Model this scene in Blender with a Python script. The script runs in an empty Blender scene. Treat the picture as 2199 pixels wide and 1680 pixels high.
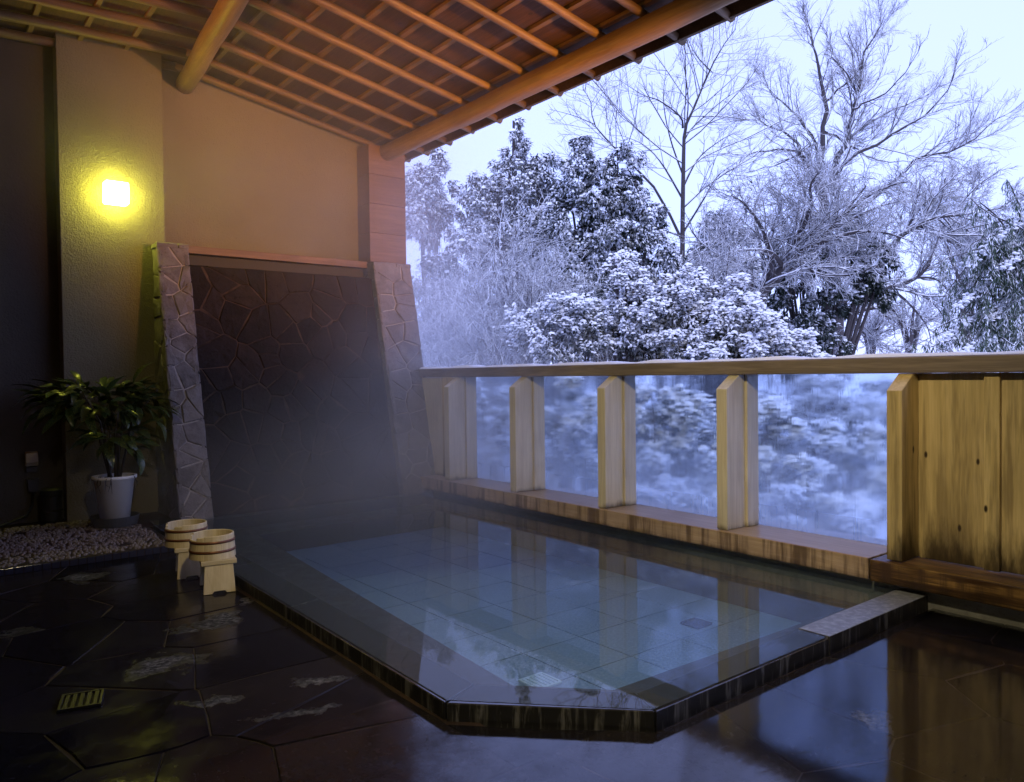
import bpy, bmesh, math, random
import numpy as np
from mathutils import Vector, Matrix

random.seed(7)
RNG = np.random.default_rng(11)
SC = bpy.context.scene
COL = SC.collection

# ------------------------------------------------------------------ camera
# world: Y runs along the glazed fence (away from the viewer), X points out to the garden
F_PX, CX, CY, CAM_H = 1650.0, 1099.5, 840.0, 1.25
_yaw, _pit, _rol = math.atan(1305 / 1650), 0.0212, 0.012
_s, _c = math.sin(_yaw), math.cos(_yaw)
_F0, _R0, _Z = Vector((_s, _c, 0)), Vector((_c, -_s, 0)), Vector((0, 0, 1))
FW = _F0 * math.cos(_pit) - _Z * math.sin(_pit)
_U0 = _Z * math.cos(_pit) + _F0 * math.sin(_pit)
RT = _R0 * math.cos(_rol) - _U0 * math.sin(_rol)
UP = _U0 * math.cos(_rol) + _R0 * math.sin(_rol)
CAM = Vector((0, 0, CAM_H))
cd = bpy.data.cameras.new('camera')
cam = bpy.data.objects.new('camera', cd)
COL.objects.link(cam)
m = Matrix((RT, UP, -FW)).transposed().to_4x4()
m.translation = CAM
cam.matrix_world = m
cd.sensor_width = 36
cd.lens = 36 * F_PX / 2199
cd.clip_start = 0.05
cd.clip_end = 2000
SC.camera = cam

# ------------------------------------------------------------------ sky, sun, exposure
W = bpy.data.worlds.new('World')
SC.world = W
W.use_nodes = True
wn, wl = W.node_tree.nodes, W.node_tree.links
wn.clear()
sky = wn.new('ShaderNodeTexSky')
sky.sky_type = 'NISHITA'
sky.sun_disc = False
sky.sun_elevation = math.radians(52)
sky.sun_rotation = math.radians(205)
sky.dust_density = 1.0
bg1 = wn.new('ShaderNodeBackground')
bg1.inputs[1].default_value = 0.05
wl.new(sky.outputs[0], bg1.inputs[0])
bg2 = wn.new('ShaderNodeBackground')                 # the closed snow-cloud deck
bg2.inputs[0].default_value = (0.38, 0.45, 1.0, 1)
bg2.inputs[1].default_value = 1.85
ad = wn.new('ShaderNodeAddShader')
wl.new(bg1.outputs[0], ad.inputs[0])
wl.new(bg2.outputs[0], ad.inputs[1])
wo = wn.new('ShaderNodeOutputWorld')
wl.new(ad.outputs[0], wo.inputs[0])
sd = bpy.data.lights.new('sun', 'SUN')
sd.energy = 1.0
sd.angle = math.radians(30)
sd.color = (1.0, 0.98, 0.95)
sun = bpy.data.objects.new('sun', sd)
COL.objects.link(sun)
_az, _el = math.radians(205), math.radians(52)
sun.rotation_euler = Vector((math.sin(_az) * math.cos(_el), math.cos(_az) * math.cos(_el), math.sin(_el))).to_track_quat('Z', 'Y').to_euler()
sun.location = (30, 10, 30)
SC.view_settings.view_transform = 'Standard'
SC.view_settings.look = 'None'
SC.view_settings.exposure = 0.0
SC.view_settings.gamma = 1.0
SC.view_settings.use_curve_mapping = False
SC.render.engine = 'CYCLES'
SC.cycles.use_denoising = True
SC.cycles.max_bounces = 10
SC.cycles.transparent_max_bounces = 16
SC.cycles.sample_clamp_indirect = 6.0


# ------------------------------------------------------------------ helpers: geometry
def P(u, v, d):
    """a world point at forward distance d (metres) in the viewing direction (u, v)"""
    return CAM + (FW + RT * ((u - CX) / F_PX) - UP * ((v - CY) / F_PX)) * d


ORG = {}


def tag(o, label=None, cat=None, group=None, kind=None):
    if label: o['label'] = label
    if cat: o['category'] = cat
    if group: o['group'] = group
    if kind: o['kind'] = kind
    return o


def empty(name, loc=(0, 0, 0), label=None, cat=None, group=None, kind=None):
    o = bpy.data.objects.new(name, None)
    COL.objects.link(o)
    o.location = loc
    o.empty_display_size = 0.1
    ORG[o.name] = Vector(loc)
    return tag(o, label, cat, group, kind)


def link_mesh(name, me, mat, parent=None):
    o = bpy.data.objects.new(name, me)
    COL.objects.link(o)
    if mat is not None and len(me.materials) == 0:
        for q in (mat if isinstance(mat, (list, tuple)) else [mat]):
            me.materials.append(q)
    if parent is not None:
        o.parent = parent
        ORG[o.name] = ORG[parent.name]
    else:
        ORG[o.name] = Vector((0, 0, 0))
    return o


class MB:
    def __init__(s):
        s.v, s.f = [], []

    def add(s, vs, fs):
        n = len(s.v)
        s.v += [tuple(q) for q in vs]
        s.f += [tuple(i + n for i in q) for q in fs]
        return s

    def box(s, x0, y0, z0, x1, y1, z1):
        return s.add([(x0, y0, z0), (x1, y0, z0), (x1, y1, z0), (x0, y1, z0), (x0, y0, z1), (x1, y0, z1), (x1, y1, z1), (x0, y1, z1)],
                     [(0, 3, 2, 1), (4, 5, 6, 7), (0, 1, 5, 4), (1, 2, 6, 5), (2, 3, 7, 6), (3, 0, 4, 7)])

    def prism(s, A, B):
        """loft between two loops of equal length, capped"""
        n = len(A)
        return s.add(list(A) + list(B), [tuple(range(n))[::-1], tuple(range(n, 2 * n))] + [(i, (i + 1) % n, n + (i + 1) % n, n + i) for i in range(n)])

    def tube(s, pts, rad, n=10, cap=True):
        pts = [Vector(p) for p in pts]
        if not hasattr(rad, '__len__'): rad = [rad] * len(pts)
        rings = []
        t0 = (pts[1] - pts[0]).normalized()
        ref = Vector((0, 0, 1)) if abs(t0.z) < .9 else Vector((1, 0, 0))
        for i, p in enumerate(pts):
            t = (pts[min(i + 1, len(pts) - 1)] - pts[max(i - 1, 0)]).normalized()
            a = t.cross(ref).normalized()
            b = a.cross(t).normalized()
            rings.append([p + (a * math.cos(2 * math.pi * k / n) + b * math.sin(2 * math.pi * k / n)) * rad[i] for k in range(n)])
        vs = [q for r in rings for q in r]
        fs = []
        for i in range(len(pts) - 1):
            for k in range(n):
                k2 = (k + 1) % n
                fs.append((i * n + k, i * n + k2, (i + 1) * n + k2, (i + 1) * n + k))
        if cap:
            fs.append(tuple(range(n)))
            fs.append(tuple(range((len(pts) - 1) * n, len(pts) * n))[::-1])
        return s.add(vs, fs)

    def lathe(s, prof, n=32, c=(0, 0, 0), a0=0, a1=2 * math.pi, close=True):
        full = abs(a1 - a0 - 2 * math.pi) < 1e-6
        m_ = n if full else n + 1
        vs = [(c[0] + r * math.cos(a0 + (a1 - a0) * k / n), c[1] + r * math.sin(a0 + (a1 - a0) * k / n), c[2] + z) for r, z in prof for k in range(m_)]
        fs = []
        L = len(prof)
        for i in range(L if close else L - 1):
            j = (i + 1) % L
            for k in range(n):
                k2 = (k + 1) % m_
                fs.append((i * m_ + k, i * m_ + k2, j * m_ + k2, j * m_ + k))
        if not full and close:
            fs.append(tuple(i * m_ for i in range(L)))
            fs.append(tuple(i * m_ + n for i in range(L))[::-1])
        return s.add(vs, fs)

    def build(s, name, mat, parent=None, smooth=False, bevel=0):
        org = ORG[parent.name] if parent is not None else Vector((0, 0, 0))
        me = bpy.data.meshes.new(name)
        me.from_pydata([(a - org.x, b - org.y, c - org.z) for a, b, c in s.v], [], s.f)
        bm = bmesh.new()
        bm.from_mesh(me)
        bmesh.ops.recalc_face_normals(bm, faces=bm.faces)
        bm.normal_update()
        if len(bm.faces) == 1 and list(bm.faces)[0].normal.z < 0:
            bmesh.ops.reverse_faces(bm, faces=bm.faces)
        bm.to_mesh(me)
        bm.free()
        if smooth: me.shade_smooth()
        o = link_mesh(name, me, mat, parent)
        if bevel:
            md = o.modifiers.new('bevel', 'BEVEL')
            md.width = bevel
            md.segments = 2
            md.limit_method = 'ANGLE'
        return o


def np_mesh(name, V, faces_list, mat, parent=None, smooth=True, mat_idx=None):
    """fast mesh from arrays: V (n,3), faces_list = list of (m,k) index arrays"""
    org = np.array(ORG[parent.name]) if parent is not None else np.zeros(3)
    V = np.asarray(V, float) - org
    me = bpy.data.meshes.new(name)
    loops = np.concatenate([f.ravel() for f in faces_list]).astype(np.int32)
    tot = np.concatenate([np.full(len(f), f.shape[1], np.int32) for f in faces_list])
    start = np.concatenate([[0], np.cumsum(tot)[:-1]]).astype(np.int32)
    me.vertices.add(len(V))
    me.vertices.foreach_set('co', V.astype(np.float32).ravel())
    me.loops.add(len(loops))
    me.loops.foreach_set('vertex_index', loops)
    me.polygons.add(len(tot))
    me.polygons.foreach_set('loop_start', start)
    me.polygons.foreach_set('loop_total', tot)
    me.update(calc_edges=True)
    if mat_idx is not None:
        me.polygons.foreach_set('material_index', mat_idx.astype(np.int32))
    if smooth: me.shade_smooth()
    return link_mesh(name, me, mat, parent)


def clip_poly(poly, n, d):
    """keep the part of a 2-D polygon where n.p <= d"""
    out = []
    for i in range(len(poly)):
        a, b = poly[i], poly[(i + 1) % len(poly)]
        fa, fb = n[0] * a[0] + n[1] * a[1] - d, n[0] * b[0] + n[1] * b[1] - d
        if fa <= 0: out.append(a)
        if (fa < 0 < fb) or (fb < 0 < fa):
            t = fa / (fa - fb)
            out.append((a[0] + (b[0] - a[0]) * t, a[1] + (b[1] - a[1]) * t))
    return out


def voronoi(sites, bound, gap):
    cells = []
    for i, p in enumerate(sites):
        poly = list(bound)
        for j, q in enumerate(sites):
            if i == j: continue
            dx, dy = q[0] - p[0], q[1] - p[1]
            L = math.hypot(dx, dy)
            if L > 2.5: continue
            n = (dx / L, dy / L)
            poly = clip_poly(poly, n, n[0] * (p[0] + q[0]) / 2 + n[1] * (p[1] + q[1]) / 2 - gap / 2)
            if len(poly) < 3: break
        if len(poly) >= 3: cells.append(poly)
    return cells


def jitter_sites(x0, x1, y0, y1, s, sy=None, amt=.42):
    sy = sy or s
    out = []
    ny = max(1, round((y1 - y0) / sy))
    nx = max(1, round((x1 - x0) / s))
    for j in range(ny):
        for i in range(nx):
            out.append((x0 + (i + .5 + (j % 2) * .3 - .15 + random.uniform(-amt, amt)) * (x1 - x0) / nx, y0 + (j + .5 + random.uniform(-amt, amt)) * (y1 - y0) / ny))
    return out


def stone_piece(name, poly, mp, h, mat, parent, inset=.012, rough=.006, wob=.006, base=-.02, flat=False):
    """one irregular stone: polygon in plane coordinates, mp(a, b, h) maps to the world"""
    pts = []
    n = len(poly)
    for i in range(n):
        a, b = poly[i], poly[(i + 1) % n]
        L = math.hypot(b[0] - a[0], b[1] - a[1])
        if L < .012: continue
        pts.append(a)
        if L > .09:
            nx, ny = -(b[1] - a[1]) / L, (b[0] - a[0]) / L
            t = random.uniform(.35, .65)
            w = random.uniform(-wob, wob)
            pts.append((a[0] + (b[0] - a[0]) * t + nx * w, a[1] + (b[1] - a[1]) * t + ny * w))
    if len(pts) < 3: return None
    cx, cy = sum(p[0] for p in pts) / len(pts), sum(p[1] for p in pts) / len(pts)
    n = len(pts)
    ring = []
    for p in pts:
        L = max(math.hypot(p[0] - cx, p[1] - cy), 1e-4)
        k = max(0.3, 1 - inset / L)
        ring.append((cx + (p[0] - cx) * k, cy + (p[1] - cy) * k))
    vs = [mp(a, b, base) for a, b in pts] + [mp(a, b, h - inset * .7) for a, b in pts] + \
         [mp(a, b, h + (0 if flat else random.uniform(-rough, rough))) for a, b in ring] + [mp(cx, cy, h + (0 if flat else random.uniform(0, rough)))]
    fs = []
    for i in range(n):
        j = (i + 1) % n
        fs += [(i, j, n + j, n + i), (n + i, n + j, 2 * n + j, 2 * n + i), (2 * n + i, 2 * n + j, 3 * n)]
    b = MB()
    b.add(vs, fs)
    return b.build(name, mat, parent)


# ------------------------------------------------------------------ helpers: materials
class NT:
    def __init__(s, name):
        s.m = bpy.data.materials.new(name)
        s.m.use_nodes = True
        s.t = s.m.node_tree
        s.t.nodes.clear()
        s.out = s.t.nodes.new('ShaderNodeOutputMaterial')

    def n(s, typ, ins=None, **props):
        q = s.t.nodes.new('ShaderNode' + typ)
        for k, v in props.items(): setattr(q, k, v)
        for k, v in (ins or {}).items():
            sock = q.inputs[k]
            if isinstance(v, bpy.types.NodeSocket): s.t.links.new(v, sock)
            elif isinstance(v, bpy.types.Node): s.t.links.new(v.outputs[0], sock)
            else:
                if hasattr(sock.default_value, '__len__') and not hasattr(v, '__len__'): v = (v,) * len(sock.default_value)
                if hasattr(sock.default_value, '__len__') and len(sock.default_value) == 4 and len(v) == 3: v = (*v, 1)
                sock.default_value = v
        return q

    def coord(s, scale=(1, 1, 1), kind='Object'):
        tc = s.n('TexCoord')
        return s.n('Mapping', {'Vector': tc.outputs[kind], 'Scale': scale}).outputs[0]

    def noise(s, vec, scale, detail=4, rough=.55, dist=0):
        return s.n('TexNoise', {'Vector': vec, 'Scale': scale, 'Detail': detail, 'Roughness': rough, 'Distortion': dist}).outputs[0]

    def ramp(s, fac, stops, interp='LINEAR'):
        r = s.n('ValToRGB', {'Fac': fac})
        r.color_ramp.interpolation = interp
        el = r.color_ramp.elements
        while len(el) < len(stops): el.new(.5)
        for e, (p, c) in zip(el, stops):
            e.position = p
            e.color = (*c, 1) if hasattr(c, '__len__') else (c, c, c, 1)
        return r.outputs[0]

    def mix(s, fac, a, b, mode='MIX'):
        q = s.n('Mix', data_type='RGBA', blend_type=mode)
        for i, v in ((0, fac), (6, a), (7, b)):
            if isinstance(v, bpy.types.NodeSocket): s.t.links.new(v, q.inputs[i])
            elif hasattr(v, '__len__'): q.inputs[i].default_value = (*v[:3], 1)
            else: q.inputs[i].default_value = v if i == 0 else (v, v, v, 1)
        return q.outputs[2]

    def math(s, op, a, b=0.0, clamp=False):
        return s.n('Math', {0: a, 1: b}, operation=op, use_clamp=clamp).outputs[0]

    def rng(s, v, a, b, c=0., d=1., smooth=True):
        return s.n('MapRange', {'Value': v, 'From Min': a, 'From Max': b, 'To Min': c, 'To Max': d}, interpolation_type='SMOOTHSTEP' if smooth else 'LINEAR').outputs[0]

    def bump(s, h, strength=.3, dist=.01):
        return s.n('Bump', {'Height': h, 'Strength': strength, 'Distance': dist}).outputs[0]

    def rand(s):
        return s.n('ObjectInfo').outputs['Random']

    def pbr(s, color, rough=.6, bump=None, **ins):
        d = {'Base Color': color, 'Roughness': rough}
        d.update({k.replace('_', ' '): v for k, v in ins.items()})
        if bump is not None: d['Normal'] = bump
        q = s.n('BsdfPrincipled', d)
        return s.done(q.outputs[0])

    def done(s, sh):
        s.t.links.new(sh, s.out.inputs[0])
        return s.m


def wood(name, c0, c1, axis=0, rough=.55, grain=1.0, knots=0.0, stain=None, wet=0.0, drip=0.0):
    """planed timber, grain along the given axis; stain = (z of rotten foot, height)"""
    t = NT(name)
    sc = [14, 14, 14]
    sc[axis] = .7
    rnd = t.rand()
    tc = t.n('TexCoord').outputs['Object']
    off = t.n('VectorMath', {0: tc, 1: t.n('CombineXYZ', {0: t.math('MULTIPLY', rnd, 9.), 1: t.math('MULTIPLY', rnd, 5.), 2: t.math('MULTIPLY', rnd, 7.)})}, operation='ADD').outputs[0]
    v = t.n('Mapping', {'Vector': off, 'Scale': sc}).outputs[0]
    g = t.noise(v, 2.2, 6, .6, 1.2)
    g2 = t.noise(v, 9., 3, .6)
    big = t.noise(off, 1.7, 3)
    f = t.math('ADD', t.math('MULTIPLY', g, .75), t.math('MULTIPLY', g2, .25))
    col = t.mix(t.rng(f, .38, .66), c0, c1)
    col = t.mix(t.rng(big, .35, .7, 0, .45), col, tuple(q * .55 for q in c0))
    col = t.mix(t.math('MULTIPLY', rnd, .25), col, tuple(q * .6 for q in c0))
    hgt = f
    if knots:
        so = t.n('SeparateXYZ', {0: off}).outputs
        o1, o2 = [so[q] for q in range(3) if q != axis]
        kv = t.n('CombineXYZ', {0: t.math('MULTIPLY', so[axis], 2.6), 1: t.math('MULTIPLY', t.math('ADD', o1, o2), 5.5)}).outputs[0]
        kd = t.n('TexVoronoi', {'Vector': kv, 'Scale': 1.0, 'Randomness': 1.0}, voronoi_dimensions='2D')
        sel = t.n('SeparateColor', {0: kd.outputs['Color']}).outputs[0]
        kn = t.math('MULTIPLY', t.rng(t.math('DIVIDE', kd.outputs['Distance'], t.rng(sel, .3, 1., .35, 1.1)), .075, .03), t.rng(sel, .9 - knots * .45, .92 - knots * .45))
        col = t.mix(kn, col, (.03, .016, .008))
    if drip:
        dn = t.noise(t.coord((16, 16, 1.2)), 1.0, 4, .65)
        nrm = t.n('SeparateXYZ', {0: t.n('NewGeometry').outputs['Normal']}).outputs[2]
        dm = t.math('MULTIPLY', t.rng(dn, .44, .64), t.rng(nrm, .6, .3))
        col = t.mix(t.math('MULTIPLY', dm, drip), col, (.055, .028, .014))
    if stain:
        sep = t.n('SeparateXYZ', {0: t.n('NewGeometry').outputs['Position']}).outputs[2]
        nz = t.noise(t.coord((9, 9, 2.0)), 1.0, 5, .65)
        h = t.math('ADD', sep, t.math('MULTIPLY', t.math('SUBTRACT', nz, .5), -.5 * stain[1] / .2))
        st = t.rng(h, stain[0] + stain[1], stain[0] - .02)
        col = t.mix(t.math('MULTIPLY', st, .93), col, (.018, .009, .004))
    return t.pbr(col, rough if not wet else t.rng(big, .3, .7, rough * .5, rough), t.bump(hgt, .25 * grain, .004))


def make_materials():
    M = {}
    # stucco
    def stucco(name, col, col2):
        t = NT(name)
        v = t.coord()
        a = t.noise(v, 75, 4, .6)
        b = t.noise(v, 24, 3)
        big = t.noise(v, 1.1, 4)
        c = t.mix(t.rng(big, .3, .7), col, col2)
        h = t.math('ADD', t.math('MULTIPLY', a, .7), t.math('MULTIPLY', b, .5))
        c = t.mix(t.rng(a, .3, .45, .25, 0), c, tuple(q * .6 for q in col))
        spk = t.n('TexVoronoi', {'Vector': v, 'Scale': 7.0})
        sp = t.math('MULTIPLY', t.rng(spk.outputs['Distance'], .07, .04), t.rng(t.n('SeparateColor', {0: spk.outputs['Color']}).outputs[1], .9, .92))
        c = t.mix(sp, c, (.03, .025, .02))
        return t.pbr(c, .9, t.bump(h, .9, .012))
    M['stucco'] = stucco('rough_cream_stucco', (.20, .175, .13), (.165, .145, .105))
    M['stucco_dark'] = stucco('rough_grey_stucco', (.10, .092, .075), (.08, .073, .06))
    M['plaster_dark'] = NT('dark_plaster').pbr((.05, .045, .045), .8)
    # timber
    M['log'] = wood('peeled_log', (.23, .135, .06), (.36, .225, .105), 1, .5)
    M['rafter'] = wood('rafter_log', (.125, .075, .036), (.22, .135, .066), 0, .55)
    M['batten'] = wood('batten_wood', (.16, .094, .044), (.25, .15, .072), 1, .6)
    M['deck'] = wood('roof_board', (.055, .025, .013), (.105, .048, .024), 1, .65, knots=.6)
    M['panel'] = wood('wood_cladding', (.14, .075, .05), (.23, .135, .09), 0, .6)
    M['rail'] = wood('handrail_wood', (.17, .135, .125), (.29, .235, .215), 1, .5, knots=.4)
    M['post'] = wood('pale_cypress', (.58, .52, .42), (.72, .66, .54), 2, .55, stain=(.22, .05))
    M['board'] = wood('knotty_cypress', (.60, .46, .22), (.78, .62, .33), 2, .5, knots=1.0, stain=(.22, .26), drip=.45)
    M['sill'] = wood('sill_wood', (.42, .30, .22), (.58, .44, .34), 1, .3, stain=(.10, .04), drip=.75)
    M['sill_rot'] = wood('rotten_sill_wood', (.055, .025, .010), (.36, .21, .07), 1, .35, stain=(.10, .08), grain=2, drip=.9)
    M['hinoki'] = wood('pale_bath_wood', (.70, .57, .32), (.82, .70, .44), 2, .4, grain=.4)
    M['hinoki_x'] = wood('pale_seat_wood', (.70, .57, .32), (.82, .70, .44), 0, .4, grain=.4)
    M['hoop'] = NT('copper_hoop').pbr((.20, .085, .04), .35, Metallic=.35)
    # stones
    def stone(name, cols, scale, rough, bumpk, spec=.5):
        t = NT(name)
        rnd = t.rand()
        v = t.coord()
        a = t.noise(v, scale, 6, .62)
        b = t.noise(v, scale * 5, 3)
        c = t.mix(rnd, cols[0], cols[1])
        c = t.mix(t.rng(a, .35, .7), c, cols[2])
        c = t.mix(t.rng(b, .55, .75, 0, .5), c, tuple(q * .45 for q in cols[0]))
        r = t.rng(a, .3, .7, rough - .1, rough + .12)
        return t.pbr(c, r, t.bump(t.math('ADD', a, t.math('MULTIPLY', b, .3)), bumpk, .02), Specular_IOR_Level=spec)
    M['stone'] = stone('andesite', [(.085, .075, .075), (.17, .15, .148), (.21, .19, .19)], 7, .75, .7)
    M['stone_dark'] = stone('wet_dark_stone', [(.007, .006, .007), (.030, .022, .021), (.021, .017, .018)], 6, .75, 1.0, .15)
    M['mortar'] = stone('pale_mortar', [(.40, .36, .33), (.40, .36, .33), (.34, .31, .29)], 20, .9, .6)
    M['mortar_dark'] = stone('brown_mortar', [(.075, .050, .038), (.075, .050, .038), (.02, .016, .015)], 4, .85, .6, .2)
    M['joint'] = stone('floor_joint', [(.018, .012, .011), (.018, .012, .011), (.05, .028, .02)], 3, .6, .4, .25)
    # wet floor slate with a few dry scuffs
    t = NT('wet_black_slate')
    v = t.coord()
    rnd = t.rand()
    a = t.noise(v, 3.5, 6, .65)
    b = t.noise(v, 40, 4, .65)
    c = t.mix(rnd, (.006, .0055, .009), (.019, .016, .019))
    c = t.mix(t.rng(b, .5, .8, 0, .6), c, (.04, .036, .04))
    warp = t.n('VectorMath', {0: v, 1: t.n('VectorMath', {0: t.n('TexNoise', {'Vector': v, 'Scale': 5.0, 'Detail': 5.0, 'Roughness': .6}).outputs['Color'], 1: (.42, .42, 0)}, operation='MULTIPLY').outputs[0]}, operation='ADD').outputs[0]
    dry = None
    for (x, y, rx, ry, an) in SCUFFS:
        d = t.n('VectorMath', {0: warp, 1: (x + .21, y + .21, 0)}, operation='SUBTRACT').outputs[0]
        d = t.n('VectorRotate', {'Vector': d, 'Angle': an}, rotation_type='Z_AXIS').outputs[0]
        d = t.n('VectorMath', {0: d, 1: (1 / rx, 1 / ry, 0)}, operation='MULTIPLY').outputs[0]
        L = t.n('VectorMath', {0: d}, operation='LENGTH').outputs[1]
        k = t.rng(L, 1.0, .35)
        dry = k if dry is None else t.math('MAXIMUM', dry, k)
    dcol = t.mix(t.rng(b, .38, .68), (.02, .02, .023), (.17, .168, .17))
    col = t.mix(t.math('MULTIPLY', dry, t.rng(a, .36, .58, .05, 1)), c, dcol)
    r = t.math('ADD', t.rng(a, .35, .7, .06, .26), t.math('MULTIPLY', dry, .6))
    h = t.math('ADD', t.math('MULTIPLY', a, .5), t.math('MULTIPLY', t.math('MULTIPLY', b, dry), .7))
    M['slate'] = t.pbr(col, r, t.bump(t.math('ADD', h, t.math('MULTIPLY', b, .12)), .22, .01), IOR=1.36, Specular_IOR_Level=.17)
    # kerb stone: wet top, streaked edge
    def kerb(name, top, rgh):
        t = NT(name)
        v = t.coord()
        a = t.noise(v, 30, 5, .6)
        st = t.noise(t.coord((26, 26, 3.0)), 1.0, 5, .7, .6)
        nz = t.n('SeparateXYZ', {0: t.n('NewGeometry').outputs['Normal']}).outputs[2]
        up = t.rng(nz, .5, .8)
        side = t.mix(t.rng(st, .50, .66), (.014, .0135, .015), (.15, .148, .145))
        tp = t.mix(t.rng(a, .4, .7), top, tuple(q * 1.8 for q in top))
        return t.pbr(t.mix(up, side, tp), t.math('ADD', t.math('MULTIPLY', up, rgh - .5), .5), t.bump(a, .05, .002))
    M['kerb'] = kerb('wet_kerb_stone', (.022, .021, .026), .05)
    M['kerb_dry'] = kerb('drying_kerb_stone', (.15, .16, .20), .4)
    M['pool_tile'] = stone('pale_pool_tile', [(.085, .17, .31), (.125, .225, .39), (.23, .34, .52)], 60, .5, .1)
    M['pool_dark'] = stone('dark_pool_stone', [(.03, .028, .034), (.04, .036, .042), (.05, .046, .05)], 12, .5, .2)
    M['concrete'] = stone('grey_concrete', [(.10, .10, .10), (.12, .12, .12), (.17, .17, .17)], 10, .7, .3)
    M['grate_white'] = NT('pale_plastic').pbr((.42, .58, .85), .4)
    M['steel'] = NT('dull_steel').pbr((.12, .115, .10), .25, Metallic=.9)
    M['iron'] = NT('wet_cast_iron').pbr((.035, .033, .03), .35, Metallic=.4)
    M['pit'] = NT('black_pit').pbr((.01, .01, .01), .8)
    M['pebble'] = stone('pebble', [(.14, .115, .10), (.08, .062, .058), (.24, .195, .17)], 35, .55, .2)
    M['glazed'] = NT('blue_black_tile').pbr((.035, .035, .055), .12)
    # water
    def water(name, tint, bump_s, rough, ior, milk=0.0):
        t = NT(name)
        v = t.coord()
        h = t.noise(v, 2.2, 3, .5)
        h2 = t.noise(v, 9, 2, .5)
        bp = t.bump(t.math('ADD', h, t.math('MULTIPLY', h2, .2)), bump_s, .02)
        fr = t.n('Fresnel', {'IOR': ior, 'Normal': bp})
        gl = t.n('BsdfGlossy', {'Color': (1, 1, 1), 'Roughness': rough, 'Normal': bp})
        tr = t.n('MixShader', {0: milk, 1: t.n('BsdfTransparent', {'Color': tint}), 2: t.n('BsdfDiffuse', {'Color': (.30, .38, .46)})})
        return t.done(t.n('MixShader', {0: fr, 1: tr, 2: gl}).outputs[0])
    M['water'] = water('hot_spring_water', (.76, .86, .93), .02, .02, 1.28, .08)
    M['film'] = water('water_film', (.85, .88, .92), .04, .0, 1.55)
    t = NT('thin_floor_water')
    v = t.coord()
    sep = t.n('SeparateXYZ', {0: v})
    gr = t.noise(v, 160, 3, .6)
    wv = t.noise(t.coord((2.0, 5.0, 1)), 1.6, 3, .5)
    bp = t.bump(t.math('ADD', t.math('MULTIPLY', gr, .05), t.math('MULTIPLY', wv, .6)), .05, .02)
    edge = t.math('ADD', sep.outputs[0], t.math('MULTIPLY', t.math('SUBTRACT', t.noise(v, 2.4, 5, .6), .5), 1.3))
    cover = t.rng(edge, 1.15, 1.75)
    fr = t.math('MULTIPLY', t.n('Fresnel', {'IOR': 1.45, 'Normal': bp}).outputs[0], cover)
    gl = t.n('BsdfGlossy', {'Color': (1, 1, 1), 'Roughness': .07, 'Normal': bp})
    M['puddle'] = t.done(t.n('MixShader', {0: fr, 1: t.n('BsdfTransparent'), 2: gl}).outputs[0])
    # fogged glass
    t = NT('fogged_glass')
    v = t.coord()
    big = t.noise(v, 1.5, 4)
    dr = t.noise(t.coord((60, 60, 2.2)), 1.0, 3, .6)
    z = t.n('SeparateXYZ', {0: t.n('NewGeometry').outputs['Position']}).outputs[2]
    low = t.rng(z, .95, .3)
    drip = t.math('MULTIPLY', t.rng(dr, .56, .63), low)
    rr = t.math('SUBTRACT', t.rng(big, .3, .7, .03, .085), t.math('MULTIPLY', drip, .03))
    gl = t.n('BsdfGlass', {'Color': (.78, .86, .95), 'Roughness': rr, 'IOR': 1.45, 'Normal': t.bump(dr, .06, .004)})
    tl = t.n('BsdfTranslucent', {'Color': (.8, .85, .9)})
    fogf = t.math('ADD', t.rng(z, .95, .2, .05, .28), t.math('MULTIPLY', drip, -.08))
    M['glass'] = t.done(t.n('MixShader', {0: fogf, 1: gl, 2: tl}).outputs[0])
    # snow and plants
    def snowy(name, body, lo, hi, rough=.8, patch=0.0, noise_scale=6):
        t = NT(name)
        nz = t.n('SeparateXYZ', {0: t.n('NewGeometry').outputs['Normal']}).outputs[2]
        v = t.coord()
        a = t.noise(v, noise_scale, 4)
        x = t.math('ADD', nz, t.math('MULTIPLY', t.math('SUBTRACT', a, .5), patch))
        b = t.noise(v, 23, 3)
        bc = t.mix(t.rng(b, .3, .7), body, tuple(q * 1.8 for q in body))
        return t.pbr(t.mix(t.rng(x, lo, hi), bc, (.84, .86, .90)), rough)
    M['bark'] = snowy('snowy_bark', (.035, .028, .028), .35, .75, patch=.9)
    M['twig'] = snowy('snowy_twig', (.05, .042, .042), -.25, .45, patch=1.2)
    M['twig_light'] = snowy('frosted_twig', (.045, .038, .042), -.45, .40, patch=1.2)
    M['leaf_snow'] = snowy('snow_dusted_leaf', (.014, .022, .014), .30, .75, .5, patch=1.7)
    M['leaf_dark'] = snowy('dark_evergreen_leaf', (.012, .020, .012), .70, 1.0, .5, patch=1.2)
    M['leaf_weep'] = snowy('weeping_leaf', (.030, .055, .024), .25, .8, .5, patch=1.2)
    t = NT('fresh_snow')
    a = t.noise(t.coord(), 4, 5)
    M['snow'] = t.pbr((.86, .88, .92), .7, t.bump(a, .4, .05))
    # potted plant
    t = NT('variegated_leaf')
    v = t.coord((1, 1, 1))
    vo = t.n('TexVoronoi', {'Vector': t.coord((1.2, 5, 1)), 'Scale': 22.0})
    sp = t.rng(t.noise(t.coord((18, 55, 1)), 1.0, 4, .65), .54, .62)
    base = t.mix(t.rand(), (.010, .026, .010), (.022, .050, .014))
    M['croton'] = t.pbr(t.mix(sp, base, (.22, .21, .03)), .28, IOR=1.45)
    M['stem'] = NT('plant_stem').pbr((.05, .035, .02), .7)
    M['soil'] = NT('potting_soil').pbr((.025, .017, .012), .9)
    M['pot'] = NT('white_plastic_pot').pbr((.84, .83, .81), .4)
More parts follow.
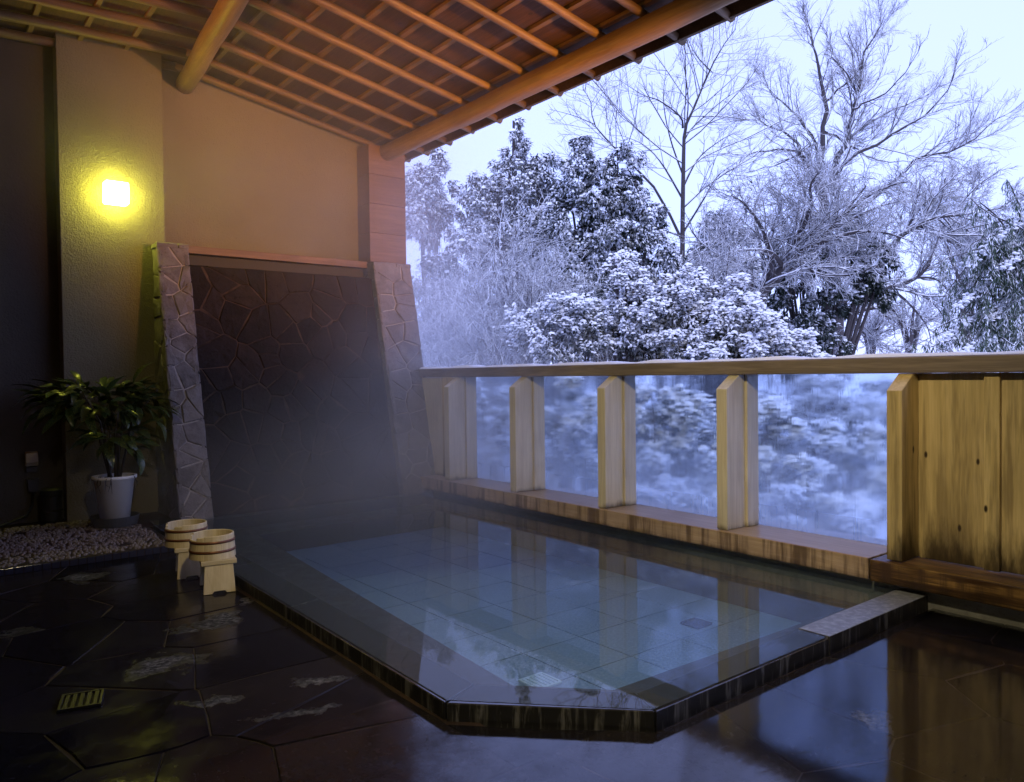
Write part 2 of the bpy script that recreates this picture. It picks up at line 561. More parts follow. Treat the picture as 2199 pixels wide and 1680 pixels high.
    M['saucer'] = NT('dark_grey_saucer').pbr((.07, .07, .075), .45)
    M['black'] = NT('black_rubber').pbr((.012, .012, .012), .5)
    M['beige'] = NT('beige_plastic').pbr((.50, .42, .28), .4)
    # lamps
    t = NT('glowing_shade')
    M['glow'] = t.done(t.n('Emission', {'Color': (.93, .95, .11), 'Strength': 55.0}).outputs[0])
    t = NT('warm_bulb')
    M['bulb'] = t.done(t.n('Emission', {'Color': (1.0, .42, .10), 'Strength': 30.0}).outputs[0])
    t = NT('spot_lens')
    M['glow2'] = t.done(t.n('Emission', {'Color': (1.0, .75, .35), 'Strength': 10.0}).outputs[0])
    return M


def floor_pt(u, v, z=0.0):
    d = FW + RT * ((u - CX) / F_PX) - UP * ((v - CY) / F_PX)
    return CAM + d * ((z - CAM_H) / d.z)


SCUFFS = []
for (u, v, rx, ry, an) in [(352, 1425, .20, .15, .35), (455, 1500, .17, .06, .55), (640, 1532, .22, .05, .40), (470, 1335, .14, .15, .2), (388, 1352, .07, .10, .5),
                           (48, 1358, .13, .08, .1), (180, 1240, .13, .22, .2), (1900, 1560, .12, .05, -.6), (545, 1292, .06, .10, .3), (700, 1465, .16, .05, .5)]:
    q = floor_pt(u, v)
    SCUFFS.append((q.x, q.y, rx, ry, an))
M = make_materials()

# =================================================================== SETTING
# ------------------------------------------------------------------ ground: one snow sheet to the horizon
def build_ground():
    r = np.concatenate([np.linspace(0, 40, 60), np.geomspace(41, 900, 40)])
    n_a = 120
    a = np.linspace(0, 2 * np.pi, n_a, endpoint=False)
    R_, A_ = np.meshgrid(r, a, indexing='ij')
    X, Y = R_ * np.sin(A_) + 4, R_ * np.cos(A_)
    Zg = -1.5 + .22 * np.sin(X * .55 + 1) * np.cos(Y * .5) + .12 * np.sin(X * 1.3 + Y * .9)
    Zg += np.clip((R_ - 60) / 60, 0, 1) ** 1.5 * 4.0 * (1 + .4 * np.sin(A_ * 5))
    Zg += np.clip((R_ - 120) / 500, 0, 1) * 20 * (1 + .5 * np.sin(A_ * 3 + 1))
    V = np.stack([X, Y, Zg], -1).reshape(-1, 3)
    i, j = np.meshgrid(np.arange(len(r) - 1), np.arange(n_a), indexing='ij')
    j2 = (j + 1) % n_a
    f = np.stack([i * n_a + j, (i + 1) * n_a + j, (i + 1) * n_a + j2, i * n_a + j2], -1).reshape(-1, 4)
    o = np_mesh('ground', V, [f[:, ::-1]], M['snow'])
    tag(o, kind='structure')


build_ground()

# ------------------------------------------------------------------ floor of slate crazy paving
floor = empty('floor', (0, 0, 0), kind='structure')
MB().box(-2.2, -3.0, -.5, 4.22, 1.78, -.004).box(-2.2, 1.78, -.5, 1.60, 7.9, -.004).build('joint_bed', M['joint'], floor)


def slab_region(bound, sites):
    for poly in voronoi(sites, bound, .006):
        tz = random.uniform(-.0008, .0008)
        tx, ty = random.uniform(-.004, .004), random.uniform(-.004, .004)
        mx, my = sum(p[0] for p in poly) / len(poly), sum(p[1] for p in poly) / len(poly)
        stone_piece('slab', poly, lambda a, b, h: (a, b, h + (tx * (a - mx) + ty * (b - my) if h > -.02 else 0)), tz, M['slate'], floor, inset=.005, rough=.0006, wob=.008, base=-.03)


slab_region([(-2.2, 1.9), (1.50, 1.9), (1.50, 2.3), (1.53, 5.9), (-2.2, 5.9)][:], jitter_sites(-2.2, 1.53, 1.9, 5.9, .50, .46, .46))
# front strip passes the cut-off pool corner
slab_region([(-2.2, -1.2), (4.2, -1.2), (4.2, 1.78), (2.02, 1.78), (1.9, 1.9), (-2.2, 1.9)], jitter_sites(-2.2, 4.2, -1.2, 1.9, .55, .5, .46))
slab_region([(1.50, 1.9), (1.9, 1.9), (1.50, 2.29)], [(1.6, 1.98)])

# thin sheet of standing water over the low corner beside the boards; it thins out to the left
ring = [(.75, -.9, .004), (4.19, -.9, .004), (4.19, 1.775, .004), (2.04, 1.765, .004), (1.50, 2.30, .004), (1.46, 2.6, .004), (.75, 2.6, .004)]
b = MB()
b.add(ring, [tuple(range(len(ring)))])
tag(b.build('puddle', M['puddle']), kind='structure')

# ------------------------------------------------------------------ pebble-dash plinth below the wall
ledge = empty('ledge', (0, 0, 0), kind='structure')
MB().box(-2.2, 5.88, -.02, 1.535, 7.9, .048).box(1.535, 6.73, -.02, 2.0, 7.9, .047).build('ledge_bed', M['joint'], ledge)


def build_pebbles():
    n = 3800
    x = RNG.uniform(-.3, 1.50, n)
    y = RNG.uniform(5.90, 7.42, n)
    rx = RNG.uniform(.010, .019, n)
    ry = rx * RNG.uniform(.55, .9, n)
    an = RNG.uniform(0, np.pi, n)
    k = 6
    th = np.arange(k) * 2 * np.pi / k
    V = []
    for (rr, hh) in ((1.0, -.3), (.72, .55)):
        lx, ly = rr * np.cos(th)[None] * rx[:, None], rr * np.sin(th)[None] * ry[:, None]
        V.append(np.stack([x[:, None] + lx * np.cos(an)[:, None] - ly * np.sin(an)[:, None], y[:, None] + lx * np.sin(an)[:, None] + ly * np.cos(an)[:, None], np.broadcast_to(.05 + hh * ry[:, None], lx.shape)], -1))
    top = np.stack([x, y, .05 + ry * .75], -1)[:, None]
    V = np.concatenate(V + [top], 1)
    base = np.arange(n)[:, None] * (2 * k + 1)
    i = np.arange(k)
    j = (i + 1) % k
    q = np.stack([i, j, k + j, k + i], -1)[None] + base[..., None]
    t_ = np.stack([k + i, k + j, np.full(k, 2 * k)], -1)[None] + base[..., None]
    o = np_mesh('pebbles', V.reshape(-1, 3), [q.reshape(-1, 4), t_.reshape(-1, 3)], M['pebble'], ledge)
    tag(o, kind='stuff')


build_pebbles()
x = -.3
while x < 1.48:
    w = .052
    MB().box(x, 5.866, .002, x + w - .006, 5.8795, .046).build('tile', M['glazed'], ledge, bevel=.002)
    x += w

# ------------------------------------------------------------------ pool
basin = empty('pool_basin', (0, 0, 0), kind='structure')
ZF, ZS, ZK = -.22, -.05, .060
tile_me = None
nx, ny = 6, 12
x0, x1, y0, y1 = 1.72, 4.14, 1.95, 6.66
tw, th = (x1 - x0) / nx, (y1 - y0) / ny
for i in range(nx):
    for j in range(ny):
        if tile_me is None:
            o = MB().box(-tw / 2 + .004, -th / 2 + .004, -.02, tw / 2 - .004, th / 2 - .004, 0).build('tile', M['pool_tile'], basin)
            tile_me = o.data
        else:
            o = link_mesh('tile', tile_me, None, basin)
        o.location = (x0 + (i + .5) * tw, y0 + (j + .5) * th, ZF + random.uniform(-.001, .001))
MB().box(1.6, 1.8, -.45, 4.2, 6.9, ZF - .008).build('floor_bed', M['pool_dark'], basin)
# dark seat step round the edge, its inner lip where the pale floor begins
a, b_, c_, d_, e_ = [floor_pt(u, v, ZS) for u, v in ((555, 1150), (1100, 1472), (1318, 1482), (1790, 1340), (960, 1098))]
xl = [a.x, b_.x]
outer = [(1.62, 6.8), (1.60, 2.30), (2.04, 1.84), (4.14, 1.86), (4.14, 6.8)]
inner = [(a.x, a.y), (b_.x, b_.y), (c_.x, c_.y), (4.08, 2.16), (4.08, a.y)]


def ring_strip(outer, inner, z0, z1):
    mb = MB()
    n = len(outer)
    for i in range(n):
        j = (i + 1) % n
        q = [outer[i], outer[j], inner[j], inner[i]]
        mb.prism([(p[0], p[1], z0) for p in q], [(p[0], p[1], z1) for p in q])
    return mb


def ring_shell(outer, inner, z0, z1):
    mb = MB()
    n = len(outer)
    vs = [(p[0], p[1], z1) for p in outer] + [(p[0], p[1], z1) for p in inner] + [(p[0], p[1], z0) for p in inner]
    mb.add(vs, [(i, (i + 1) % n, n + (i + 1) % n, n + i) for i in range(n)] + [(n + i, n + (i + 1) % n, 2 * n + (i + 1) % n, 2 * n + i) for i in range(n)])
    return mb


ring_shell(outer, inner, ZF - .01, ZS).build('step', M['pool_dark'], basin)

kerb = empty('pool_kerb', (0, 0, 0), kind='structure')


def kerb_piece(q, mat, z=ZK):
    mb = MB()
    mb.prism([(p[0], p[1], -.45) for p in q], [(p[0], p[1], z) for p in q])
    return mb.build('kerb_stone', mat, kerb, bevel=.004)


def lerp2(p, q, t):
    return (p[0] + (q[0] - p[0]) * t, p[1] + (q[1] - p[1]) * t)


LO, LI = [(1.565, 6.72), (1.515, 2.33)], [(1.775, 6.72), (1.700, 2.40)]
cuts = [0, .19, .42, .66, 1.0]
for k in range(4):
    g = .0012
    t0, t1 = cuts[k] + g, cuts[k + 1] - g
    kerb_piece([lerp2(*LO, t0), lerp2(*LO, t1), lerp2(*LI, t1), lerp2(*LI, t0)], M['kerb'], ZK + random.uniform(-.001, .001))
kerb_piece([(1.515, 2.322), (2.040, 1.793), (2.105, 1.945), (1.700, 2.392)], M['kerb'], ZK + .003)
kerb_piece([(2.046, 1.792), (3.20, 1.795), (3.20, 1.948), (2.111, 1.945)], M['kerb'], ZK)
kerb_piece([(3.206, 1.795), (4.195, 1.80), (4.195, 1.955), (3.206, 1.948)], M['kerb_dry'], ZK + .008)
# wall side and fence side of the basin
MB().box(1.6, 6.66, -.45, 4.3, 6.80, .05).build('basin_wall', M['pool_dark'], basin)

ws = [(1.58, 6.9), (1.53, 2.34), (2.044, 1.806), (3.20, 1.806), (3.203, 1.952), (4.185, 1.960), (4.185, 6.9)]
b = MB()
b.add([(x, y, .0645) for x, y in ws], [tuple(range(len(ws)))])
tag(b.build('pool_water', M['water']), kind='structure')


def grate(name, x, y, z, w, h, mat, label, cat, nb=5, rim=.012, ang=0.0):
    o = empty(name, (0, 0, 0), label, cat)
    f = MB()
    f.box(-w / 2, -h / 2, 0, w / 2, -h / 2 + rim, .012).box(-w / 2, h / 2 - rim, 0, w / 2, h / 2, .012)
    f.box(-w / 2, -h / 2 + rim, 0, -w / 2 + rim, h / 2 - rim, .012).box(w / 2 - rim, -h / 2 + rim, 0, w / 2, h / 2 - rim, .012)
    f.build('frame', mat, o, bevel=.002)
    MB().box(-w / 2 + .003, -h / 2 + .003, -.003, w / 2 - .003, h / 2 - .003, .002).build('tray', M['pit'] if mat is not M['grate_white'] else mat, o)
    for k in range(nb):
        xx = -w / 2 + rim + (w - 2 * rim) * (k + .5) / nb
        MB().box(xx - .007, -h / 2 + rim + .001, .003, xx + .007, h / 2 - rim - .001, .010).build('bar', mat, o)
    o.location = (x, y, z)
    o.rotation_euler = (0, 0, ang)
    return o


q = floor_pt(1160, 1468, ZF)
grate('pool_drain', q.x, q.y, ZF + .004, .15, .15, M['grate_white'], 'pale blue-white square drain grate under the water by the cut pool corner', 'drain')
q = floor_pt(1495, 1342, ZF)
grate('pool_drain', q.x, q.y, ZF + .004, .13, .13, M['steel'], 'dark square drain plate on the pale pool floor near the fence', 'drain')
q = floor_pt(175, 1508)
grate('floor_drain', q.x, q.y, .001, .15, .16, M['iron'], 'small metal floor drain with slots glinting in the dark paving', 'drain', ang=-.25)

# =================================================================== BUILDING
# ------------------------------------------------------------------ stucco back wall, pilaster and the unseen room walls
wall = empty('back_wall', (0, 0, 0), 'rough cream stucco wall under the log ceiling behind the bath', 'wall')
ZT = 4.6
MB().box(1.895, 7.60, 2.47, 4.36, 7.95, ZT).build('upper_wall', M['stucco'], wall)
MB().box(1.06, 7.45, .03, 1.895, 7.95, ZT).build('pilaster', M['stucco'], wall, bevel=.006)
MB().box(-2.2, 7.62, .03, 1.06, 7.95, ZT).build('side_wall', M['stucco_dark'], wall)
MB().box(1.895, 7.50, 2.20, 3.92, 7.95, 2.47).build('recess', M['plaster_dark'], wall)
MB().box(1.9, 7.62, -.4, 4.36, 7.95, 2.20).build('core', M['plaster_dark'], wall)
MB().box(2.042, 7.40, 2.405, 3.905, 7.597, 2.475).build('lintel', M['panel'], wall, bevel=.004)
side = empty('left_wall', (0, 0, 0), 'dim stucco wall closing the left side of the bath room', 'wall')
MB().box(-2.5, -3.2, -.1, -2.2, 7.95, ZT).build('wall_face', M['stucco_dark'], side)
rear = empty('rear_wall', (0, 0, 0), 'dim stucco wall of the changing room behind the viewer', 'wall')
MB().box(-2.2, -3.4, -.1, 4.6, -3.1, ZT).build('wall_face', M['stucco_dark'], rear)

# wood-clad wall end above the right stone buttress
cl = empty('wood_post', (0, 0, 0), 'brown horizontally grained wooden wall end below the eave log, above the right stone buttress', 'post')
zz = 2.47
for k in range(4):
    h = .31
    MB().box(3.905, 7.33 + random.uniform(-.003, .003), zz, 4.345, 7.598, min(zz + h - .003, 3.75)).build('board', M['panel'], cl, bevel=.003)
    zz += h


# ------------------------------------------------------------------ battered stone buttresses and stone wall
def y_front(z):
    return 6.69 + (z - .07) * (7.25 - 6.69) / (2.45 - .07)


def buttress(x0, x1, label, yback):
    o = empty('stone_buttress', ((x0 + x1) / 2, 7.2, 0), label, 'buttress')
    z0, z1 = -.1, 2.44
    g = .022
    mb = MB()
    A = [(x0 + g, y_front(z0) + g, z0), (x1 - g, y_front(z0) + g, z0), (x1 - g, yback, z0), (x0 + g, yback, z0)]
    B = [(x0 + g, y_front(z1) + g, z1), (x1 - g, y_front(z1) + g, z1), (x1 - g, yback, z1), (x0 + g, yback, z1)]
    mb.prism(A, B).build('mortar', M['mortar'], o)
    fb = [(x0, z0), (x1, z0), (x1, z1 + .012), (x0, z1 + .012)]
    for poly in voronoi(jitter_sites(x0, x1, z0, z1, (x1 - x0) / 1.9, .16, .48), fb, .008):
        stone_piece('stone', poly, lambda a, b_, h: (a, y_front(b_) + g - h, b_), .006 + random.uniform(0, .010), M['stone'], o)
    ys, ye = y_front(z0), yback
    for s, xs in ((-1, x0 + g), (1, x1 - g)):
        def shape(z): return y_front(z) + .012
        sb = [(shape(z0), z0), (ye, z0), (ye, z1), (shape(z1), z1)]
        for poly in voronoi(jitter_sites(ys, ye, z0, z1, .24, .22), sb, .006):
            stone_piece('stone', poly, lambda a, b_, h, s=s, xs=xs: (xs + s * h, a, b_), .012, M['stone'], o)
    tb = [(x0, y_front(z1)), (x1, y_front(z1)), (x1, yback), (x0, yback)]
    for poly in voronoi([((x0 + x1) / 2 - .05, y_front(z1) + .03), ((x0 + x1) / 2 + .06, y_front(z1) + .1)], tb, .01):
        stone_piece('stone', poly, lambda a, b_, h: (a, b_, z1 + h), .02, M['stone'], o)
    return o


buttress(1.77, 2.04, 'grey battered stone buttress standing left of the dark stone wall, beside the potted plant', 7.449)
buttress(3.90, 4.35, 'battered stone buttress right of the dark stone wall, at the far end of the fence', 7.6)
sw = empty('stone_wall', (3, 7.3, 0), 'dark wet leaning crazy-stone wall behind the pool between two buttresses', 'wall')
zt = 2.29


def y_wall(z): return y_front(z) + .10


mb = MB()
mb.prism([(2.03, y_wall(-.3) + .02, -.3), (3.92, y_wall(-.3) + .02, -.3), (3.92, 7.62, -.3), (2.03, 7.62, -.3)],
         [(2.03, y_wall(zt) + .02, zt - .01), (3.92, y_wall(zt) + .02, zt - .01), (3.92, 7.62, zt - .01), (2.03, 7.62, zt - .01)]).build('mortar', M['mortar_dark'], sw)
for poly in voronoi([q for q in jitter_sites(2.04, 3.905, -.1, zt, .19, .195, .49) if random.random() > .28], [(2.045, -.1), (3.895, -.1), (3.895, zt), (2.045, zt)], .004):
    stone_piece('stone', poly, lambda a, b_, h: (a, y_wall(b_) + .02 - h, b_), .002 + random.uniform(0, .005), M['stone_dark'], sw)

# ------------------------------------------------------------------ roof: ridge log, eave log, rafters, battens, boards
roof = empty('roof', (2, 3, 3.9), 'open timber ceiling of round rafters, battens and dark boards', 'roof')
XR0, XR1 = 2.13, 1.72                         # ridge log drifts inward towards the viewer
def x_ridge(y): return XR0 + (XR1 - XR0) * (7.6 - y) / 4.2
ZR = 4.13
def z_raf(x, y=6.0):
    xr = 2.05
    return ZR - .185 * (x - xr) if x > xr else ZR + .03 * (x - xr)


def wob_log(p0, p1, r0, r1, n=10, w=.006):
    p0, p1 = Vector(p0), Vector(p1)
    pts, rad = [], []
    for i in range(n + 1):
        t_ = i / n
        p = p0.lerp(p1, t_)
        pts.append(p + Vector((random.uniform(-w, w), 0, random.uniform(-w, w))))
        rad.append((r0 + (r1 - r0) * t_) * random.uniform(.96, 1.04))
    return pts, rad


p_, r_ = wob_log((4.125, 7.50, 3.655), (4.125, -3.3, 3.655), .088, .084, 24)
MB().tube(p_, r_, 16).build('eave_log', M['log'], roof, smooth=True)
p_, r_ = wob_log((x_ridge(7.6), 7.6, 4.005), (x_ridge(-3.2), -3.2, 4.005), .086, .095, 20)
MB().tube(p_, r_, 16).build('ridge_log', M['log'], roof, smooth=True)
ys = [7.50] + [7.13 - .4352 * k for k in range(24)]
for y in ys:
    dy = random.uniform(-.012, .012)
    xe = 4.52 + random.uniform(-.02, .02)
    p_, r_ = wob_log((2.02, y, z_raf(2.06)), (xe, y + dy, z_raf(xe)), .034, .031, 8, .004)
    MB().tube(p_, r_, 10).build('rafter', M['rafter'], roof, smooth=False).data.shade_smooth()
    p_, r_ = wob_log((-2.2, y + .02, z_raf(-2.2)), (2.04, y + .02, z_raf(2.04)), .038, .040, 8, .004)
    MB().tube(p_, r_, 10).build('rafter', M['rafter'], roof, smooth=True)


def sloped(x0, x1, y0, y1, dz0, dz1):
    A = [(x0, y0, z_raf(x0) + dz0), (x1, y0, z_raf(x1) + dz0), (x1, y0, z_raf(x1) + dz1), (x0, y0, z_raf(x0) + dz1)]
    return MB().prism(A, [(a_, y1, c) for a_, _, c in A])


x = 2.30
bx = [-2.0 + .36 * k for k in range(11)] + [2.28 + .30 * k for k in range(8)]
for x in bx:
    sloped(x - .018, x + .018, -3.1, 7.60, .034, .060).build('batten', M['batten'], roof)
edges = [-2.2] + [x_ for x_ in bx if x_ > -1.9] + [4.45]
for i in range(len(edges) - 1):
    yb = -3.1
    while yb < 7.6:
        L = min(random.uniform(1.7, 2.6), 7.62 - yb)
        a0, a1 = edges[i] + .001, edges[i + 1] - .001
        if a0 < 2.05 < a1:
            sloped(a0, 2.049, yb + .001, yb + L - .001, .061, .082).build('roof_board', M['deck'], roof)
            a0 = 2.051
        sloped(a0, a1, yb + .001, yb + L - .001, .061 + random.uniform(0, .002), .082).build('roof_board', M['deck'], roof)
        yb += L
sloped(-2.4, 2.049, -3.4, 7.95, .10, .16).build('roof_cover', M['plaster_dark'], roof)
sloped(2.051, 4.46, -3.4, 7.95, .10, .16).build('roof_cover', M['plaster_dark'], roof)
sloped(4.452, 4.475, -3.4, 7.95, -.028, .155).build('eave_board', M['rafter'], roof)

# =================================================================== GLAZED FENCE
fence = empty('glazed_fence', (4.35, 3, 0), 'low wooden fence with fogged glass panes and knotty boards along the pool', 'fence')
MB().box(4.20, -3.0, -.45, 4.70, 6.62, .098).build('plinth', M['concrete'], fence)
MB().box(4.125, 2.085, .102, 4.66, 6.98, .222).build('sill', M['sill'], fence, bevel=.006)
MB().box(4.118, -3.0, .100, 4.66, 2.072, .219).build('sill', M['sill_rot'], fence, bevel=.008)
# handrail with a slightly wavy snow strip
pts_y = np.linspace(-3.0, 7.0, 60)
mb = MB()
mb.box(4.275, -3.0, 1.232, 4.50, 7.0, 1.322)
mb.build('handrail', M['rail'], fence, bevel=.008)
vs, fs = [], []
for i, y in enumerate(pts_y):
    h = .016 + .010 * math.sin(i * 1.7) * math.sin(i * .43) + random.uniform(-.003, .003)
    for (xx, zz_) in ((4.285, 1.3235), (4.31, 1.3235 + max(h, .004)), (4.46, 1.3235 + max(h, .004) * 1.2), (4.495, 1.3235)):
        vs.append((xx, y, zz_))
for i in range(len(pts_y) - 1):
    for k in range(3):
        fs.append((i * 4 + k, i * 4 + k + 1, i * 4 + k + 5, i * 4 + k + 4))
mb = MB()
mb.add(vs, fs).build('snow', M['snow'], fence, smooth=True)
for y in (6.34, 5.30, 4.21, 3.11, 2.00):
    t_ = .082
    A = [(4.16, y, .224), (4.355, y, .224), (4.355, y, 1.231), (4.296, y, 1.231), (4.16, y, 1.140)]
    mb = MB()
    mb.prism(A, [(a_, y - t_, c) for a_, _, c in A]).build('post', M['post'] if y > 2.1 else M['board'], fence, bevel=.004)
    MB().box(4.357, y - .10, .224, 4.482, y - .002, 1.231).build('jamb', M['post'] if y > 2.1 else M['board'], fence, bevel=.003)
for y0, y1 in ((5.30, 6.24), (4.21, 5.20), (3.11, 4.11), (2.00, 3.01)):
    MB().box(4.487, y0 - .04, .224, 4.495, y1 + .04, 1.231).build('glass_pane', M['glass'], fence)
MB().box(4.28, 6.345, .224, 4.40, 6.56, 1.231).build('board', M['board'], fence, bevel=.003)
MB().box(4.30, 6.563, .224, 4.40, 6.97, 1.231).build('board', M['post'], fence, bevel=.003)
yb = 1.898
k = 0
while yb > -3.0:
    MB().box(4.345 + random.uniform(0, .004), yb - .326, .2215, 4.375, yb + .012, 1.231).build('board', M['board'], fence, bevel=.002)
    MB().box(4.318, yb - .318 - .072, .2215, 4.3435, yb - .318, 1.231).build('batten', M['board'], fence, bevel=.003)
    yb -= .392

# =================================================================== OBJECTS
# ------------------------------------------------------------------ wall lamps
def wall_lamp(loc, ang, label, glow, s=.185):
    o = empty('wall_lamp', (0, 0, 0), label, 'lamp')
    MB().box(-.075, -.022, -.075, .075, 0, .075).build('back_plate', M['beige'], o, bevel=.003)
    MB().box(-s / 2, -.023 - s * .75, -s / 2, s / 2, -.023, s / 2).build('shade', glow, o, bevel=.012)
    o.location = loc
    o.rotation_euler = (0, 0, ang)
    return o


wall_lamp((1.475, 7.449, 2.86), 0, 'glowing yellow cube lamp on the pilaster above the potted plant', M['glow'])

# warm floodlight on the eave log near the viewer: washes the ceiling and the back wall
up = empty('floodlight', (0, 0, 0), 'warm orange floodlight hung from the eave log near the viewer', 'lamp')
UPL = Vector((3.95, 1.0, 2.55))
UAIM = Vector((3.15, 7.6, 3.45))
_u = (UAIM - UPL).normalized()
MB().tube([-_u * .12, -_u * .08, _u * .05, _u * .07], [.05, .09, .11, .112], 20).build('housing', M['black'], up, smooth=True)
MB().tube([_u * .071, _u * .074], [.09, .09], 20).build('lens', M['bulb'], up)
MB().tube([(0, 0, .08), (.06, 0, .4), (.165, 0, 1.03)], .012, 8).build('arm', M['steel'], up, smooth=True)
up.location = UPL
ld = bpy.data.lights.new('floodlight_beam', 'SPOT')
ld.energy = 1800
ld.color = (1.0, .42, .085)
ld.spot_size = math.radians(46)
ld.spot_blend = 1.0
ld.shadow_soft_size = .09
lo = bpy.data.objects.new('floodlight_beam', ld)
COL.objects.link(lo)
lo.location = UPL + _u * .09
lo.rotation_euler = (UAIM - UPL).to_track_quat('-Z', 'Y').to_euler()

# second warm floodlight on the left wall, turned up at the ceiling
uq = empty('floodlight', (0, 0, 0), 'warm orange floodlight on the left wall tilted up at the ceiling', 'lamp')
UPL = Vector((-1.95, 4.2, 2.1))
UAIM = Vector((2.0, 5.3, 4.25))
_u = (UAIM - UPL).normalized()
MB().tube([-_u * .12, -_u * .08, _u * .05, _u * .07], [.05, .09, .11, .112], 20).build('housing', M['black'], uq, smooth=True)
MB().tube([_u * .071, _u * .074], [.09, .09], 20).build('lens', M['bulb'], uq)
MB().tube([(0, 0, -.08), (-.1, 0, -.14), (-.25, 0, -.14)], .012, 8).build('arm', M['steel'], uq, smooth=True)
uq.location = UPL
ld = bpy.data.lights.new('floodlight_beam', 'SPOT')
ld.energy = 760
ld.color = (1.0, .36, .055)
ld.spot_size = math.radians(62)
ld.spot_blend = 1.0
ld.shadow_soft_size = .09
lo = bpy.data.objects.new('floodlight_beam', ld)
COL.objects.link(lo)
lo.location = UPL + _u * .09
lo.rotation_euler = (UAIM - UPL).to_track_quat('-Z', 'Y').to_euler()

# ceiling spotlight over the viewer that lights the fence and the stools
dl = empty('ceiling_spotlight', (0, 0, 0), 'small ceiling spotlight hung under the rafters above the viewer', 'lamp')
DLP = Vector((.9, 1.2, 3.25))
AIM = Vector((3.6, 3.5, .35))
MB().tube([(0, 0, .80), (0, 0, .08)], .012, 8).build('stalk', M['steel'], dl, smooth=True)
_q = (AIM - DLP).normalized()
MB().tube([-_q * .07, -_q * .05, _q * .09, _q * .11], [.03, .05, .06, .062], 20).build('housing', M['black'], dl, smooth=True)
MB().tube([_q * .111, _q * .114], [.05, .05], 20).build('lens', M['glow2'], dl)
dl.location = DLP
ld = bpy.data.lights.new('spotlight_beam', 'SPOT')
ld.energy = 390
ld.color = (1.0, .82, .46)
ld.spot_size = math.radians(104)
ld.spot_blend = 1.0
ld.shadow_soft_size = .06
lo = bpy.data.objects.new('spotlight_beam', ld)
COL.objects.link(lo)
lo.location = DLP + _q * .13
lo.rotation_euler = (AIM - DLP).to_track_quat('-Z', 'Y').to_euler()

# ------------------------------------------------------------------ buckets on stools
def make_stool():
    o = empty('bath_stool', (0, 0, 0))
    MB().box(-.098, -.125, .165, .098, .125, .192).build('seat', M['hinoki_x'], o, bevel=.004)
    for s in (-1, 1):
        ys_, ye_ = s * .095, s * .125
        out = []
        for (t_, off) in ((ys_, 0), (ys_ + s * .022, 0)):
            top, bot = t_, t_ + s * .012
            out.append([(-.088, bot, 0), (-.040, bot, 0), (-.030, bot, .014), (.030, bot, .014), (.040, bot, 0), (.088, bot, 0), (.078, top, .1645), (-.078, top, .1645)])
        mb = MB()
        mb.prism(out[0], out[1]).build('leg', M['hinoki'], o, bevel=.0025)
    return o


def make_bucket():
    o = empty('wooden_bucket', (0, 0, 0))
    H, rb, rt, th = .138, .130, .122, .013
    n = 16
    for k in range(n):
        a0, a1 = 2 * math.pi * k / n, 2 * math.pi * (k + 1) / n - .006
        cut = .026 if k in (6, 7) else (.008 if k in (5, 8) else 0)
        h = H - cut
        rr = rb + (rt - rb) * h / H
        mb = MB()
        mb.lathe([(rb, 0), (rr, h - .003), (rr - .004, h), (rr - th + .003, h), (rr - th, h - .003), (rb - th, 0)], 4, a0=a0, a1=a1)
        mb.build('stave', M['hinoki'], o)
    for z in (.045, .100):
        r = rb + (rt - rb) * z / H
        mb = MB()
        mb.lathe([(r - .001, z - .008), (r + .0035, z - .007), (r + .0035, z + .007), (r - .001, z + .008)], 40).build('hoop', M['hoop'], o, smooth=True)
    MB().lathe([(.001, .012), (rb - th + .001, .012), (rb - th + .001, .024), (.001, .024)], 32).build('base', M['hinoki_x'], o)
    mb = MB()
    mb.lathe([(.0005, .088), (rb - th - .0045, .088)], 32, close=False).build('water', M['film'], o)
    return o


def copy_tree(o, parent=None):
    c = o.copy()
    COL.objects.link(c)
    if parent is not None: c.parent = parent
    for ch in list(o.children): copy_tree(ch, c)
    return c


SP = [(1.435, 4.665, .20), (1.415, 5.125, .22)]
st0, bk0 = make_stool(), make_bucket()
LB = [('pale wooden bath stool nearer the viewer, on wet paving under the front bucket', 'pale wooden bucket with copper hoops on the front stool, nearer the viewer'),
      ('pale wooden bath stool farther back, partly hidden behind the front stool', 'pale wooden bucket with copper hoops on the rear stool, near the stone buttress')]
for i, (x, y, a) in enumerate(SP):
    s_ = st0 if i == 0 else copy_tree(st0)
    k_ = bk0 if i == 0 else copy_tree(bk0)
    s_.location = (x, y, .0015)
    s_.rotation_euler = (0, 0, -a)
    k_.location = (x - .02, y + .01, .1945)
    k_.rotation_euler = (0, 0, .5 + i * .2)
    tag(s_, LB[i][0], 'stool', 'bath stools on the wet paving')
    tag(k_, LB[i][1], 'bucket', 'wooden buckets resting on the stools')

